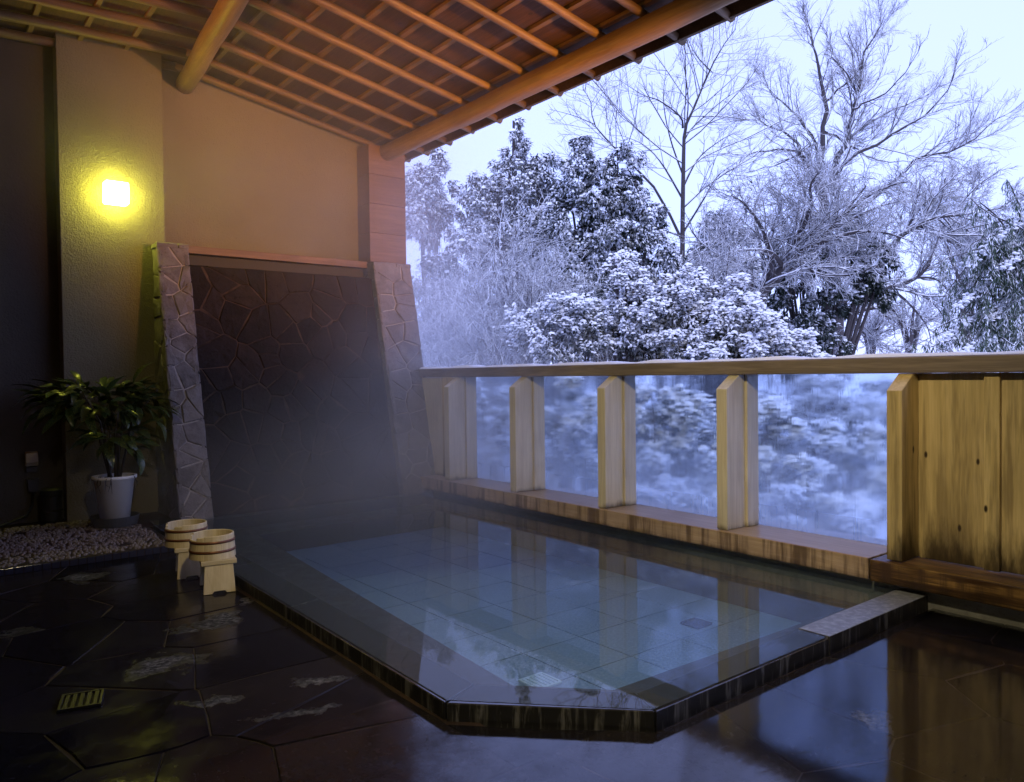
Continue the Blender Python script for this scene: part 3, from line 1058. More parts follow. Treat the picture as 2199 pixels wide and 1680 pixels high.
# ------------------------------------------------------------------ potted plant
def build_plant():
    bx_, by_ = 1.335, 6.96
    o = empty('potted_plant', (bx_, by_, .055), 'bushy variegated leafy plant in a white plastic pot on a dark saucer', 'plant')
    z0 = .062
    c = (bx_, by_, z0)
    MB().lathe([(.001, 0), (.165, 0), (.185, .075), (.178, .075), (.160, .010), (.001, .010)], 40, c=c).build('saucer', M['saucer'], o, smooth=True).data.shade_flat()
    MB().lathe([(.001, .012), (.105, .012), (.150, .375), (.168, .378), (.168, .402), (.150, .405), (.146, .36), (.001, .36)], 48, c=c).build('pot', M['pot'], o).data.shade_smooth()
    MB().lathe([(.001, .372), (.144, .368)], 24, c=c, close=False).build('soil', M['soil'], o)
    rnd = random.Random(5)
    tips = []
    for k in range(9):
        a = k * 2 * math.pi / 9 + rnd.uniform(-.3, .3)
        R1 = rnd.uniform(.10, .42)
        top = Vector((bx_ + math.cos(a) * R1 * 1.05, by_ + math.sin(a) * R1 * .7, rnd.uniform(.95, 1.22)))
        b0 = Vector((bx_ + math.cos(a) * .04, by_ + math.sin(a) * .04, z0 + .36))
        mid = b0.lerp(top, .5) + Vector((0, 0, .12)) - Vector((math.cos(a), math.sin(a), 0)) * .05
        MB().tube([b0, b0.lerp(mid, .5) , mid, top], [.010, .009, .007, .004], 7).build('stem', M['stem'], o, smooth=True)
        tips.append((b0, mid, top))
    # one leaf shape in three bends, shared
    leaf_me = []
    for bend in (.5, .9, 1.3):
        vs, fs = [], []
        n = 7
        for i in range(n):
            t_ = i / (n - 1)
            w = .17 * math.sin(math.pi * min(1, t_ * .94 + .03)) ** .8 * (1 - .25 * t_)
            xx = (math.sin(bend * t_) / bend)
            zz2 = -(1 - math.cos(bend * t_)) / bend
            for s in (-1, 0, 1):
                vs.append((xx, s * w, zz2 + (.05 * abs(s) * (w / .17) + (.012 * math.sin(i * 2.3) if s else 0))))
        for i in range(n - 1):
            for k in range(2):
                fs.append((i * 3 + k, i * 3 + k + 1, i * 3 + k + 4, i * 3 + k + 3))
        me = bpy.data.meshes.new('leaf')
        me.from_pydata(vs, [], fs)
        me.materials.append(M['croton'])
        me.shade_smooth()
        leaf_me.append(me)

    def leaf(p, yaw_, pit_, L, roll=0.):
        q = bpy.data.objects.new('leaf', rnd.choice(leaf_me))
        COL.objects.link(q)
        q.parent = o
        q.location = p - ORG[o.name]
        q.rotation_euler = (roll, -pit_, yaw_)
        q.scale = (L, L, L)
    cnt = 0
    while cnt < 250:
        th_, ph_ = rnd.uniform(0, 2 * math.pi), math.asin(rnd.uniform(-.9, 1))
        rr = rnd.uniform(.45, 1)
        if cnt < 185: c0, rad = (-.10, -.02, 1.07), (.47, .27, .16)
        else: c0, rad = (.02, -.04, .80), (.22, .18, .20)
        n_ = Vector((math.cos(th_) * math.cos(ph_), math.sin(th_) * math.cos(ph_), math.sin(ph_)))
        p = Vector((bx_ + c0[0] + n_.x * rad[0] * rr, by_ + c0[1] + n_.y * rad[1] * rr, c0[2] + n_.z * rad[2] * rr))
        leaf(p, th_ + rnd.gauss(0, .7), .25 + n_.z * .5 + rnd.uniform(-.5, .4), rnd.uniform(.15, .25), rnd.uniform(-.6, .6))
        cnt += 1
    # low spray to the left and the one upright leaf
    for (dx, dy, z, a, pt, L) in [(-.42, -.02, 1.13, 3.1, .15, .30), (-.40, -.08, 1.16, 3.4, .3, .28), (-.36, .05, 1.06, 2.9, -.1, .30), (-.40, -.10, 1.02, 3.5, -.4, .26), (-.30, -.12, 1.1, 3.9, -.2, .28),
                                  (-.45, 0, 1.08, 3.2, -.15, .24), (.16, 0, 1.22, .3, 1.2, .27), (.18, .02, 1.18, .1, 1.0, .25), (.30, -.05, 1.08, -.2, .1, .26), (.30, -.05, 1.02, -.5, -.2, .25), (.27, -.1, .92, -.7, -.4, .24)]:
        leaf(Vector((bx_ + dx, by_ + dy, z)), a, pt, L)
    for k in range(8):
        a = -math.pi / 2 + rnd.uniform(-1.0, 1.0)
        p = Vector((bx_ + math.cos(a) * .16, by_ + math.sin(a) * .16, z0 + .41))
        d = Vector((math.cos(a), math.sin(a), 0))
        MB().tube([p - d * .06 - Vector((0, 0, .02)), p, p + d * .022 + Vector((rnd.uniform(-.02, .02), 0, -.06)), p + d * .016 + Vector((rnd.uniform(-.03, .03), 0, -rnd.uniform(.08, .14)))], [.003, .0035, .003, .001], 5).build('root', M['stem'], o, smooth=True)


build_plant()

# ------------------------------------------------------------------ sockets, cable and pump by the left wall
o = empty('socket_box', (.83, 7.61, .59), 'small beige outdoor socket box on the dark wall above the cable', 'socket')
mb = MB()
A = [(.785, 7.619, .53), (.785, 7.575, .53), (.785, 7.560, .56), (.785, 7.58, .64), (.785, 7.619, .65)]
mb.prism(A, [(.875, b_, c) for _, b_, c in A]).build('hood', M['beige'], o, bevel=.004)
MB().box(.788, 7.595, .475, .872, 7.619, .522).build('plate', M['saucer'], o, bevel=.003)
o = empty('plug_box', (.84, 7.61, .35), 'dull grey plug box low on the dark wall under the socket', 'socket')
mb = MB()
mb.prism([(.79, 7.619, .42), (.88, 7.619, .42), (.88, 7.56, .42), (.79, 7.56, .42)], [(.80, 7.619, .31), (.865, 7.619, .31), (.865, 7.575, .31), (.80, 7.575, .31)]).build('case', M['saucer'], o, bevel=.004)
MB().tube([(.833, 7.59, .309), (.833, 7.59, .285)], .012, 8).build('plug', M['black'], o)
cab = [(.833, 7.588, .283), (.825, 7.57, .20), (.77, 7.52, .12), (.60, 7.42, .078), (.42, 7.30, .072), (.25, 7.15, .070), (.0, 7.1, .070)]
tag(MB().tube(cab, .011, 8).build('cable', M['black'], smooth=True), 'black cable curling from the plug box over the pebble ledge', 'cable')
o = empty('pump', (.95, 7.45, .06), 'dark cylindrical pump can standing on the pebbles by the wall', 'pump')
MB().lathe([(.001, .065), (.075, .065), (.080, .08), (.080, .27), (.072, .285), (.001, .285)], 24, c=(.95, 7.47, 0)).build('can', M['black'], o, smooth=False)
MB().lathe([(.001, .287), (.085, .287), (.085, .33), (.06, .345), (.001, .345)], 24, c=(.95, 7.47, 0)).build('lid', M['black'], o)
MB().lathe([(.0815, .15), (.0835, .15), (.0835, .165), (.0815, .165)], 24, c=(.95, 7.47, 0)).build('band', M['steel'], o)

# =================================================================== PLANTS
def unit(a):
    return a / np.maximum(np.linalg.norm(a, axis=-1, keepdims=True), 1e-9)


def smooth_line(pts, k):
    pts = np.array([tuple(p) for p in pts], float)
    n = len(pts)
    t = np.linspace(0, n - 1, k)
    i = np.clip(t.astype(int), 0, n - 2)
    u = (t - i)[:, None]
    p0, p1, p2, p3 = pts[np.maximum(i - 1, 0)], pts[i], pts[i + 1], pts[np.minimum(i + 2, n - 1)]
    return .5 * ((2 * p1) + (-p0 + p2) * u + (2 * p0 - 5 * p1 + 4 * p2 - p3) * u ** 2 + (-p0 + 3 * p1 - 3 * p2 + p3) * u ** 3)


TK = 1.6        # girth of limbs and twigs


def limb(px, d0, d1, r0, r1, k=12, wob=.0):
    n = len(px)
    w = [P(u, v, d0 + (d1 - d0) * i / (n - 1)) for i, (u, v) in enumerate(px)]
    L = smooth_line(w, k)
    if wob: L[1:-1] += RNG.normal(0, wob, (k - 2, 3))
    return L, (np.linspace(1, 0, k) ** 1.1 * (r0 - r1) + r1) * TK


class Tubes:
    """collects bundles of polylines and turns them into one mesh"""
    def __init__(s):
        s.V, s.F, s.n = [], [], 0

    def add(s, L, R, sides=4):
        N, k, _ = L.shape
        if N == 0: return
        T = np.empty_like(L)
        T[:, 1:-1] = L[:, 2:] - L[:, :-2]
        T[:, 0] = L[:, 1] - L[:, 0]
        T[:, -1] = L[:, -1] - L[:, -2]
        T = unit(T)
        ref = np.where(np.abs(unit(L[:, -1] - L[:, 0])[:, 2:3]) < .85, np.array([[0, 0, 1.]]), np.array([[1., 0, 0]]))[:, None]
        A = unit(np.cross(T, ref))
        B = np.cross(A, T)
        th = np.arange(sides) * 2 * np.pi / sides + np.pi / 4
        ring = A[:, :, None] * np.cos(th)[:, None] + B[:, :, None] * np.sin(th)[:, None]
        V = L[:, :, None] + ring * R[:, :, None, None]
        i, j, q = np.meshgrid(np.arange(N), np.arange(k - 1), np.arange(sides), indexing='ij')
        q2 = (q + 1) % sides
        b = i * k * sides
        f = np.stack([b + j * sides + q, b + j * sides + q2, b + (j + 1) * sides + q2, b + (j + 1) * sides + q], -1).reshape(-1, 4) + s.n
        s.V.append(V.reshape(-1, 3))
        s.F.append(f)
        s.n += N * k * sides

    def build(s, name, mat, parent):
        return np_mesh(name, np.concatenate(s.V), [np.concatenate(s.F)], mat, parent)


def grow(L, R, per, ratio, ang=(.4, .9), up=.1, jit=.12, k=5, t0=.15, rmax=.6, rmin=.004, lmax=9., tipr=.5, lens=None):
    """children of every polyline; per = mean number per parent"""
    N, K, _ = L.shape
    plen = np.linalg.norm(np.diff(L, axis=1), axis=2).sum(1)
    cnt = np.maximum(1, RNG.poisson(per * (plen / np.median(plen)) ** .8))
    idx = np.repeat(np.arange(N), cnt)
    n = len(idx)
    t = t0 + (1 - t0) * RNG.random(n) ** .75
    f = t * (K - 1)
    i = np.clip(f.astype(int), 0, K - 2)
    u = (f - i)[:, None]
    p = L[idx, i] * (1 - u) + L[idx, i + 1] * u
    r = R[idx, i] * (1 - u[:, 0]) + R[idx, i + 1] * u[:, 0]
    tg = unit(L[idx, i + 1] - L[idx, i])
    rnd = RNG.normal(size=(n, 3))
    pr = unit(rnd - (rnd * tg).sum(1, keepdims=True) * tg)
    a = RNG.uniform(*ang, n)[:, None]
    d = unit(tg * np.cos(a) + pr * np.sin(a) + np.array([0, 0, up]))
    ln = np.minimum(plen[idx] * ratio * (1.15 - .6 * t) * RNG.uniform(.55, 1.25, n), lmax)
    if lens is not None: ln = RNG.uniform(*lens, n)
    out = np.empty((n, k, 3))
    out[:, 0] = p
    st = (ln / (k - 1))[:, None]
    for q in range(1, k):
        d = unit(d + RNG.normal(0, jit, (n, 3)) + np.array([0, 0, up * .6]))
        out[:, q] = out[:, q - 1] + d * st
    r0 = np.maximum(np.minimum(r * rmax, ln * .03), rmin * TK)
    rr = r0[:, None] * (1 - (1 - tipr) * np.linspace(0, 1, k)[None])
    return out, rr


def stack_limbs(ls):
    return np.stack([l[0] for l in ls]), np.stack([l[1] for l in ls])


def bare_tree(name, label, limbs, base, gens, bark='bark', twig='twig', group='bare snow-covered trees in the garden'):
    o = empty(name, tuple(base), label, 'tree', group)
    L, R = stack_limbs(limbs)
    tk = Tubes()
    tk.add(L, R, 9)
    tk.build('trunk', M[bark], o)
    for q, g in enumerate(gens):
        sides = g.pop('sides', 3)
        if q < 2: cr = Tubes()
        L, R = grow(L, R, **g)
        cr.add(L, R, sides)
        if q == 0: cr.build('branches', M[twig], o)
    cr.build('twigs', M['twig_light'], o)
    return o


# ---- leaves ----
def leaf_mesh(pos, az, pit, length, width, droop):
    """arrays -> (V, quads): a leaf of 4 stations folded along its rib"""
    n = len(pos)
    ts = np.array([0, .45, 1.0])
    ws = np.array([.25, 1., .10])
    h = np.stack([np.cos(az), np.sin(az), np.zeros(n)], -1)
    side = np.stack([-np.sin(az), np.cos(az), np.zeros(n)], -1)
    V = np.empty((n, 3, 2, 3))
    cur = pos.copy()
    prev = 0
    ang = pit.copy()
    for k in range(3):
        if k:
            d = h * np.cos(ang)[:, None] + np.array([0, 0, 1.]) * np.sin(ang)[:, None]
            cur = cur + d * (length * (ts[k] - ts[k - 1]))[:, None]
            ang = ang - droop * 1.4
        w = (width * ws[k])[:, None] * side
        V[:, k, 0] = cur - w
        V[:, k, 1] = cur + w
    b = np.arange(n)[:, None] * 6
    q = np.array([[0, 1, 3, 2], [2, 3, 5, 4]])
    F = (b[:, None] + q[None]).reshape(-1, 4)
    mid = V[:, 1:3].mean((1, 2))
    return V.reshape(-1, 3), F, mid


def puffs(pos, rx, ry, rz, az):
    """low snow cushions"""
    n = len(pos)
    k = 6
    th = np.arange(k) * 2 * np.pi / k
    out = []
    for rr, hh in ((1.0, -.30), (.78, .55)):
        j = RNG.uniform(.8, 1.2, (n, k))
        lx, ly = rr * np.cos(th)[None] * rx[:, None] * j, rr * np.sin(th)[None] * ry[:, None] * j
        c, s = np.cos(az)[:, None], np.sin(az)[:, None]
        out.append(np.stack([pos[:, :1] + lx * c - ly * s, pos[:, 1:2] + lx * s + ly * c, np.broadcast_to(pos[:, 2:3] + hh * rz[:, None], lx.shape)], -1))
    top = (pos + np.stack([np.zeros(n), np.zeros(n), rz], -1))[:, None]
    V = np.concatenate(out + [top], 1)
    b = np.arange(n)[:, None, None] * (2 * k + 1)
    i = np.arange(k)
    j = (i + 1) % k
    q = np.concatenate([np.stack([a * k + i, a * k + j, (a + 1) * k + j, (a + 1) * k + i], -1) for a in (0,)])[None] + b
    t = np.stack([k + i, k + j, np.full(k, 2 * k)], -1)[None] + b
    return V.reshape(-1, 3), q.reshape(-1, 4), t.reshape(-1, 3)


def blob_points(blobs, d, n, lumps=40, spread=.16, shell=(.55, 1.08)):
    """points clustered into lumps over the shells of ellipsoidal blobs given as (u, v, ru, rv[, dd])"""
    out, nrm = [], []
    area = np.array([b[2] * b[3] for b in blobs], float)
    for b, a in zip(blobs, area / area.sum()):
        dd = d + (b[4] if len(b) > 4 else 0)
        c = np.array(P(b[0], b[1], dd))
        rad = np.array([b[2], b[2], b[3]]) * dd / F_PX
        nl = max(5, int(lumps * a))
        dirs = unit(RNG.normal(size=(nl, 3)))
        lc = dirs * (RNG.uniform(shell[0], shell[1], (nl, 1)))
        m_ = max(8, int(n * a))
        k = RNG.integers(0, nl, m_)
        q = lc[k] + RNG.normal(0, spread, (m_, 3))
        out.append(c + q * rad)
        nrm.append(unit(q / rad))
    return np.concatenate(out), np.concatenate(nrm)


def evergreen(name, label, blobs, d, n, leaf=.17, wid=.028, per=8, snow=.55, puff=.30, mat='leaf_snow', lumps=60, spread=.10, group='snow-dusted evergreens beyond the fence', cat='tree', trunk=True, droop=.5, ground=-1.5, shell=(.5, 1.0), psize=1.0, cushion=.12):
    u0 = sum(b[0] * b[2] for b in blobs) / sum(b[2] for b in blobs)
    foot = P(u0, 800, d)
    foot = Vector((foot.x, foot.y, ground))
    o = empty(name, tuple(foot), label, cat, group)
    pts, nr = blob_points(blobs, d, n, lumps, spread, shell)
    N = len(pts)
    az = np.repeat(np.arctan2(nr[:, 1], nr[:, 0]), per) + RNG.normal(0, 1.0, N * per)
    pos = np.repeat(pts, per, 0) + RNG.normal(0, leaf * .18, (N * per, 3))
    pit = RNG.uniform(-.9, .45, N * per)
    ln = leaf * RNG.uniform(.65, 1.25, N * per)
    V, F, mid = leaf_mesh(pos, az, pit, ln, np.full(N * per, wid) * RNG.uniform(.7, 1.3, N * per), np.full(N * per, droop))
    lf = np_mesh('foliage', V, [F], M[mat], o, smooth=False)
    lf['kind'] = 'stuff'
    if puff > 0:
        sel = np.where((RNG.random(N * per) < puff) & (np.repeat(nr[:, 2], per) > RNG.normal(-.25, .35, N * per)))[0]
        q = mid[sel] + np.array([0, 0, .004])
        L = ln[sel]
        V, Q, T = puffs(q, L * .32 * psize, L * .20 * psize, L * .17 * psize * RNG.uniform(.5, 1.5, len(sel)), az[sel])
        s_ = np_mesh('snow', V, [Q, T], M['snow'], o)
        s_['kind'] = 'stuff'
    if cushion > 0:
        sel = np.where((RNG.random(N) < cushion) & (nr[:, 2] > RNG.normal(-.1, .35, N)))[0]
        m_ = len(sel)
        r_ = leaf * RNG.uniform(.25, .62, m_)
        V, Q, T = puffs(pts[sel] + np.array([0, 0, leaf * .15]), r_ * RNG.uniform(.8, 1.4, m_), r_ * RNG.uniform(.6, 1., m_), r_ * RNG.uniform(.45, .8, m_), RNG.uniform(0, 3, m_))
        c_ = np_mesh('snow', V, [Q, T], M['snow'], o)
        c_['kind'] = 'stuff'
    if trunk:
        tk = Tubes()
        Ls, Rs = [], []
        c0 = np.array(foot)
        for b in blobs:
            dd = d + (b[4] if len(b) > 4 else 0)
            for q in range(3):
                c = np.array(P(b[0] + RNG.uniform(-.5, .5) * b[2], b[1] + (RNG.uniform(-.8, .4)) * b[3], dd))
                m1 = c0 * .5 + c * .5 + np.array([0, 0, -.1])
                Ls.append(smooth_line([c0 + RNG.normal(0, .06, 3) * [1, 1, 0], m1, c], 8))
                Rs.append(np.linspace(.055, .012, 8) * d / 12)
        tk.add(np.stack(Ls), np.stack(Rs), 6)
        tk.build('trunk', M['bark'], o)
    return o


def twig_shrub(name, label, u, v_base, ru, rv, d, stems=26, gens=3, dens=1.0, group='twiggy snow-covered bushes by the fence', ground=-1.5, lean=0., twig='twig_light', up=-.01):
    c = P(u, 800, d)
    foot = Vector((c.x, c.y, ground))
    o = empty(name, tuple(foot), label, 'bush', group)
    H = P(u, v_base - rv, d).z - ground
    Wd = ru * d / F_PX
    Ls, Rs = [], []
    for k in range(stems):
        a = RNG.uniform(0, 2 * np.pi)
        rr = RNG.random() ** .6
        tip = np.array(foot) + np.array([math.cos(a) * Wd * rr, math.sin(a) * Wd * rr, H * math.sqrt(max(.05, 1 - .8 * rr * rr)) * RNG.uniform(.75, 1.0)]) + np.array(RT) * lean * H
        b0 = np.array(foot) + RNG.normal(0, .12, 3) * [1, 1, 0]
        m1 = b0 * .55 + tip * .45 + np.array([0, 0, H * .16])
        Ls.append(smooth_line([b0, m1, tip], 9))
        Rs.append(np.linspace(.022, .006, 9) * TK)
    L, R = np.stack(Ls), np.stack(Rs)
    tk = Tubes()
    tk.add(L, R, 5)
    tk.build('stems', M['bark'], o)
    cr = Tubes()
    L, R = grow(L, R, 16 * dens, .36, (.7, 1.4), up, .20, 6, .2, rmin=.005)
    cr.add(L, R, 3)
    L, R = grow(L, R, 8 * dens, .5, (.4, 1.1), up, .2, 4, .1, rmin=.0038)
    cr.add(L, R, 3)
    if gens > 2:
        L, R = grow(L, R, 4 * dens, .55, (.4, 1.0), up, .2, 3, .1, rmin=.0032)
        cr.add(L, R, 3)
    cr.build('twigs', M[twig], o)
    return o


# ---- the big bare tree ----
D2 = 37
A = [limb([(1800, 770), (1790, 600), (1775, 450), (1760, 356)], D2, D2, 0.186, 0.1190),
     limb([(1760, 356), (1767, 283), (1772, 218), (1760, 156), (1749, 109), (1738, 65), (1727, 25)], D2, D2 - 1, 0.081, 0.0084),
     limb([(1772, 218), (1800, 193), (1836, 163), (1854, 120), (1861, 73), (1861, 18)], D2, D2 + 1.5, 0.043, 0.0070),
     limb([(1785, 420), (1796, 356), (1818, 309), (1832, 236), (1847, 182), (1856, 120), (1885, 65), (1900, 32)], D2 + .3, D2 + 1, 0.105, 0.0084),
     limb([(1790, 400), (1807, 360), (1872, 316), (1927, 283), (1989, 240), (2036, 193), (2054, 135)], D2, D2 - 2, 0.074, 0.0084),
     limb([(1829, 291), (1869, 262), (1930, 233), (1996, 200), (2058, 165)], D2 + .5, D2 + 2, 0.046, 0.0070),
     limb([(1800, 480), (1880, 420), (1945, 367), (1981, 338), (2043, 320), (2090, 302), (2130, 265), (2148, 251)], D2, D2 - 1.5, 0.074, 0.0070),
     limb([(1765, 420), (1731, 352), (1709, 302), (1669, 276), (1633, 262), (1589, 254)], D2, D2 - 1.5, 0.068, 0.0070),
     limb([(1765, 360), (1752, 309), (1720, 262), (1683, 225), (1651, 193), (1636, 148)], D2, D2 + 1.2, 0.056, 0.0070),
     limb([(1725, 340), (1705, 323), (1662, 323), (1603, 334), (1560, 385)], D2 - .3, D2 - 2, 0.050, 0.0084),
     limb([(1840, 205), (1821, 163), (1785, 116), (1770, 60)], D2 + .5, D2 - .5, 0.031, 0.0056),
     limb([(1832, 236), (1847, 225), (1909, 196), (1945, 156), (1978, 94)], D2, D2 - 1.5, 0.037, 0.0056),
     limb([(1770, 283), (1800, 300), (1850, 330), (1920, 350), (1990, 345)], D2, D2 + 2.5, 0.043, 0.0070),
     limb([(1752, 309), (1700, 340), (1650, 360), (1600, 372)], D2, D2 + 2, 0.037, 0.0070)]
A = [(l + np.concatenate([[[0, 0, 0]], RNG.normal(0, .05, (10, 3)), [[0, 0, 0]]]), r) for l, r in A]
bare_tree('bare_tree', 'tall spreading bare tree with dark forked limbs against the pale sky', A, (P(1800, 800, D2).x, P(1800, 800, D2).y, -1.5),
          [dict(per=20, ratio=.34, ang=(.35, .9), up=.08, jit=.16, k=7, t0=.12, rmax=.5, rmin=.009, sides=4),
           dict(per=8, ratio=.46, ang=(.35, .85), up=.09, jit=.18, k=5, t0=.08, rmin=.0055),
           dict(per=4, ratio=.5, ang=(.3, .85), up=.07, jit=.18, k=4, t0=.1, rmin=.004)])

# ---- thin tree to its left ----
D1 = 27
A = [limb([(1470, 770), (1466, 600), (1466, 470), (1468, 340), (1471, 278), (1485, 244), (1519, 163), (1546, 109), (1580, 62)], D1, D1, 0.066, 0.0070),
     limb([(1526, 153), (1495, 119), (1478, 84)], D1, D1 - .5, 0.017, 0.0042),
     limb([(1466, 275), (1461, 251), (1417, 217), (1380, 204), (1332, 173)], D1, D1 - 1, 0.025, 0.0042),
     limb([(1466, 520), (1410, 410), (1342, 340), (1305, 302), (1275, 265), (1268, 217), (1251, 192)], D1, D1 - 1, 0.033, 0.0042),
     limb([(1276, 267), (1230, 248), (1180, 235)], D1 - .8, D1 - 1.2, 0.012, 0.0035),
     limb([(1470, 320), (1475, 289), (1519, 244), (1560, 210), (1600, 187)], D1, D1 + 1, 0.025, 0.0042),
     limb([(1468, 400), (1500, 340), (1550, 300), (1590, 280)], D1, D1 + 1, 0.025, 0.0042),
     limb([(1467, 430), (1420, 350), (1380, 310), (1330, 290)], D1, D1 + 1.2, 0.025, 0.0042),
     limb([(1468, 380), (1440, 300), (1425, 220), (1430, 150)], D1, D1 + .6, 0.022, 0.0042),
     limb([(1470, 300), (1478, 220), (1470, 150), (1460, 110)], D1, D1 - .6, 0.019, 0.0042),
     limb([(1467, 500), (1510, 430), (1540, 380), (1580, 350)], D1, D1 - 1, 0.025, 0.0042)]
bare_tree('bare_tree', 'slender bare tree rising behind the evergreens near the roof eave', A, (P(1470, 800, D1).x, P(1470, 800, D1).y, -1.5),
          [dict(per=14, ratio=.36, ang=(.6, 1.2), up=.03, jit=.11, k=6, t0=.15, rmax=.5, rmin=.0065, sides=4),
           dict(per=4, ratio=.5, ang=(.35, .8), up=.08, jit=.12, k=5, t0=.1, rmin=.0045),
           dict(per=2.2, ratio=.5, ang=(.3, .8), up=.06, jit=.12, k=3, t0=.1, rmin=.0036)])

# ---- leaning snow-laden tree in front ----
D3 = 24
A = [limb([(1615, 770), (1628, 648), (1653, 590), (1698, 532), (1724, 481), (1730, 433), (1724, 391)], D3, D3 - .5, 0.112, 0.0105),
     limb([(1632, 650), (1647, 615), (1686, 567), (1737, 526), (1782, 494), (1833, 433), (1860, 400)], D3, D3 - 1, 0.098, 0.0105),
     limb([(1640, 630), (1690, 580), (1720, 570), (1790, 560), (1850, 530), (1900, 480)], D3, D3 + .5, 0.075, 0.0084),
     limb([(1650, 595), (1630, 520), (1620, 450), (1640, 400)], D3, D3 + 1, 0.053, 0.0084),
     limb([(1698, 532), (1680, 470), (1670, 420), (1690, 380)], D3, D3 + 1, 0.045, 0.0070),
     limb([(1737, 526), (1790, 460), (1800, 410), (1790, 375)], D3, D3 + 1.5, 0.045, 0.0070),
     limb([(1782, 494), (1850, 460), (1900, 440), (1950, 430)], D3 - .5, D3, 0.045, 0.0070),
     limb([(1660, 590), (1640, 500), (1600, 440), (1570, 420)], D3 - .5, D3 - 2, .05, .008),
     limb([(1700, 540), (1740, 450), (1740, 400), (1760, 368)], D3 - .5, D3 - 2.5, .05, .008),
     limb([(1740, 530), (1830, 500), (1900, 500), (1960, 520)], D3 - .5, D3 - 2, .05, .008),
     limb([(1680, 570), (1650, 540), (1580, 540), (1530, 560)], D3 - .5, D3 - 2.5, .05, .008),
     limb([(1720, 560), (1760, 590), (1830, 590), (1880, 570)], D3 - .5, D3 - 2.5, .05, .008),
     limb([(1780, 495), (1850, 430), (1910, 400), (1950, 390)], D3 - .5, D3 - 1.5, .05, .008),
     limb([(1630, 640), (1590, 580), (1560, 520), (1550, 470)], D3, D3 - .6, 0.045, 0.0070)]
bare_tree('bare_tree', 'leaning bare tree with a low dome of snowy twigs in front of the big tree', A, (P(1615, 800, D3).x, P(1615, 800, D3).y, -1.5),
          [dict(per=20, ratio=.42, ang=(.5, 1.3), up=.02, jit=.2, k=7, t0=.2, rmax=.4, rmin=.007, sides=3),
           dict(per=11, ratio=.42, ang=(.4, 1.1), up=-.01, jit=.22, k=5, t0=.1, rmin=.0058),
           dict(per=2.4, ratio=.5, ang=(.4, 1.1), up=-.02, jit=.22, k=4, t0=.1, rmin=.005)], twig='twig_light')

# ---- tree with low limbs reaching to the right ----
D4 = 29
A = [limb([(1766, 775), (1772, 689), (1830, 632), (1910, 619), (1968, 596), (1994, 571)], D4, D4 - 1, 0.150, 0.0280),
     limb([(1830, 632), (1890, 570), (1920, 526), (1933, 506), (1974, 484), (2006, 468), (2058, 462), (2103, 455), (2167, 444)], D4 - .2, D4 - 1, 0.105, 0.0084),
     limb([(1772, 689), (1827, 673), (1888, 660), (1920, 667), (1939, 705)], D4, D4 - 1, 0.068, 0.0210),
     limb([(1968, 596), (2010, 600), (2040, 630)], D4 - .8, D4 - 1.2, 0.038, 0.0070),
     limb([(1994, 571), (2010, 520), (2050, 480), (2100, 400)], D4 - 1, D4, 0.038, 0.0056),
     limb([(1940, 500), (1990, 430), (2040, 400), (2080, 375)], D4 - .5, D4 + 1, 0.038, 0.0056),
     limb([(1974, 484), (2040, 520), (2090, 530), (2130, 520)], D4 - .5, D4 + 1, 0.038, 0.0056),
     limb([(1910, 619), (1950, 650), (1990, 700), (2000, 740)], D4 - .5, D4, 0.038, 0.0056),
     limb([(1850, 635), (1840, 690), (1880, 740), (1940, 760)], D4 - .5, D4 + 1, 0.030, 0.0056),
     limb([(1910, 619), (1960, 620), (2020, 670), (2040, 730)], D4 + .5, D4 + 2, 0.038, 0.0056)]
bare_tree('bare_tree', 'gnarled bare tree stretching low crooked limbs right towards the weeping tree', A, (P(1766, 800, D4).x, P(1766, 800, D4).y, -1.5),
          [dict(per=18, ratio=.38, ang=(.4, 1.1), up=.05, jit=.17, k=6, t0=.25, rmin=.009, sides=4),
           dict(per=8, ratio=.5, ang=(.4, 1.0), up=.02, jit=.18, k=5, t0=.1, rmin=.008),
           dict(per=4.5, ratio=.55, ang=(.4, 1.0), up=.03, jit=.18, k=4, t0=.1, rmin=.006)])

# ---- pale far trees ----
def far_tree(u, v_top, w, d, label):
    A = []
    base = P(u, 800, d)
    for k in range(9):
        s = RNG.uniform(-1, 1)
        A.append(limb([(u, 790), (u + s * w * .2, v_top + (790 - v_top) * .55), (u + s * w * .7, v_top + (790 - v_top) * (.15 + .3 * abs(s)))], d, d + RNG.uniform(-2, 2), .14, .02, 10))
    return bare_tree('far_tree', label, A, (base.x, base.y, 0), [dict(per=12, ratio=.36, ang=(.35, .9), up=.08, jit=.14, k=5, t0=.3, rmin=.016, sides=3),
           dict(per=6, ratio=.5, ang=(.35, .9), up=.05, jit=.15, k=4, t0=.1, rmin=.012), dict(per=3, ratio=.5, ang=(.35, .9), up=.05, jit=.15, k=3, t0=.1, rmin=.010)], twig='twig_light', group='pale bare trees far behind')


far_tree(2075, 385, 140, 56, 'pale frosted bare tree far behind, above the weeping tree')
far_tree(1330, 420, 120, 52, 'pale frosted bare tree far behind, between the evergreens and the slender tree')
far_tree(1560, 430, 110, 60, 'pale frosted bare tree far behind, between the slender tree and the big tree')

far_tree(1955, 590, 110, 58, 'low misty bare tree far behind, in the pale gap left of the weeping tree')
far_tree(1870, 640, 80, 64, 'small misty bare tree far behind, showing under the crooked low limbs')

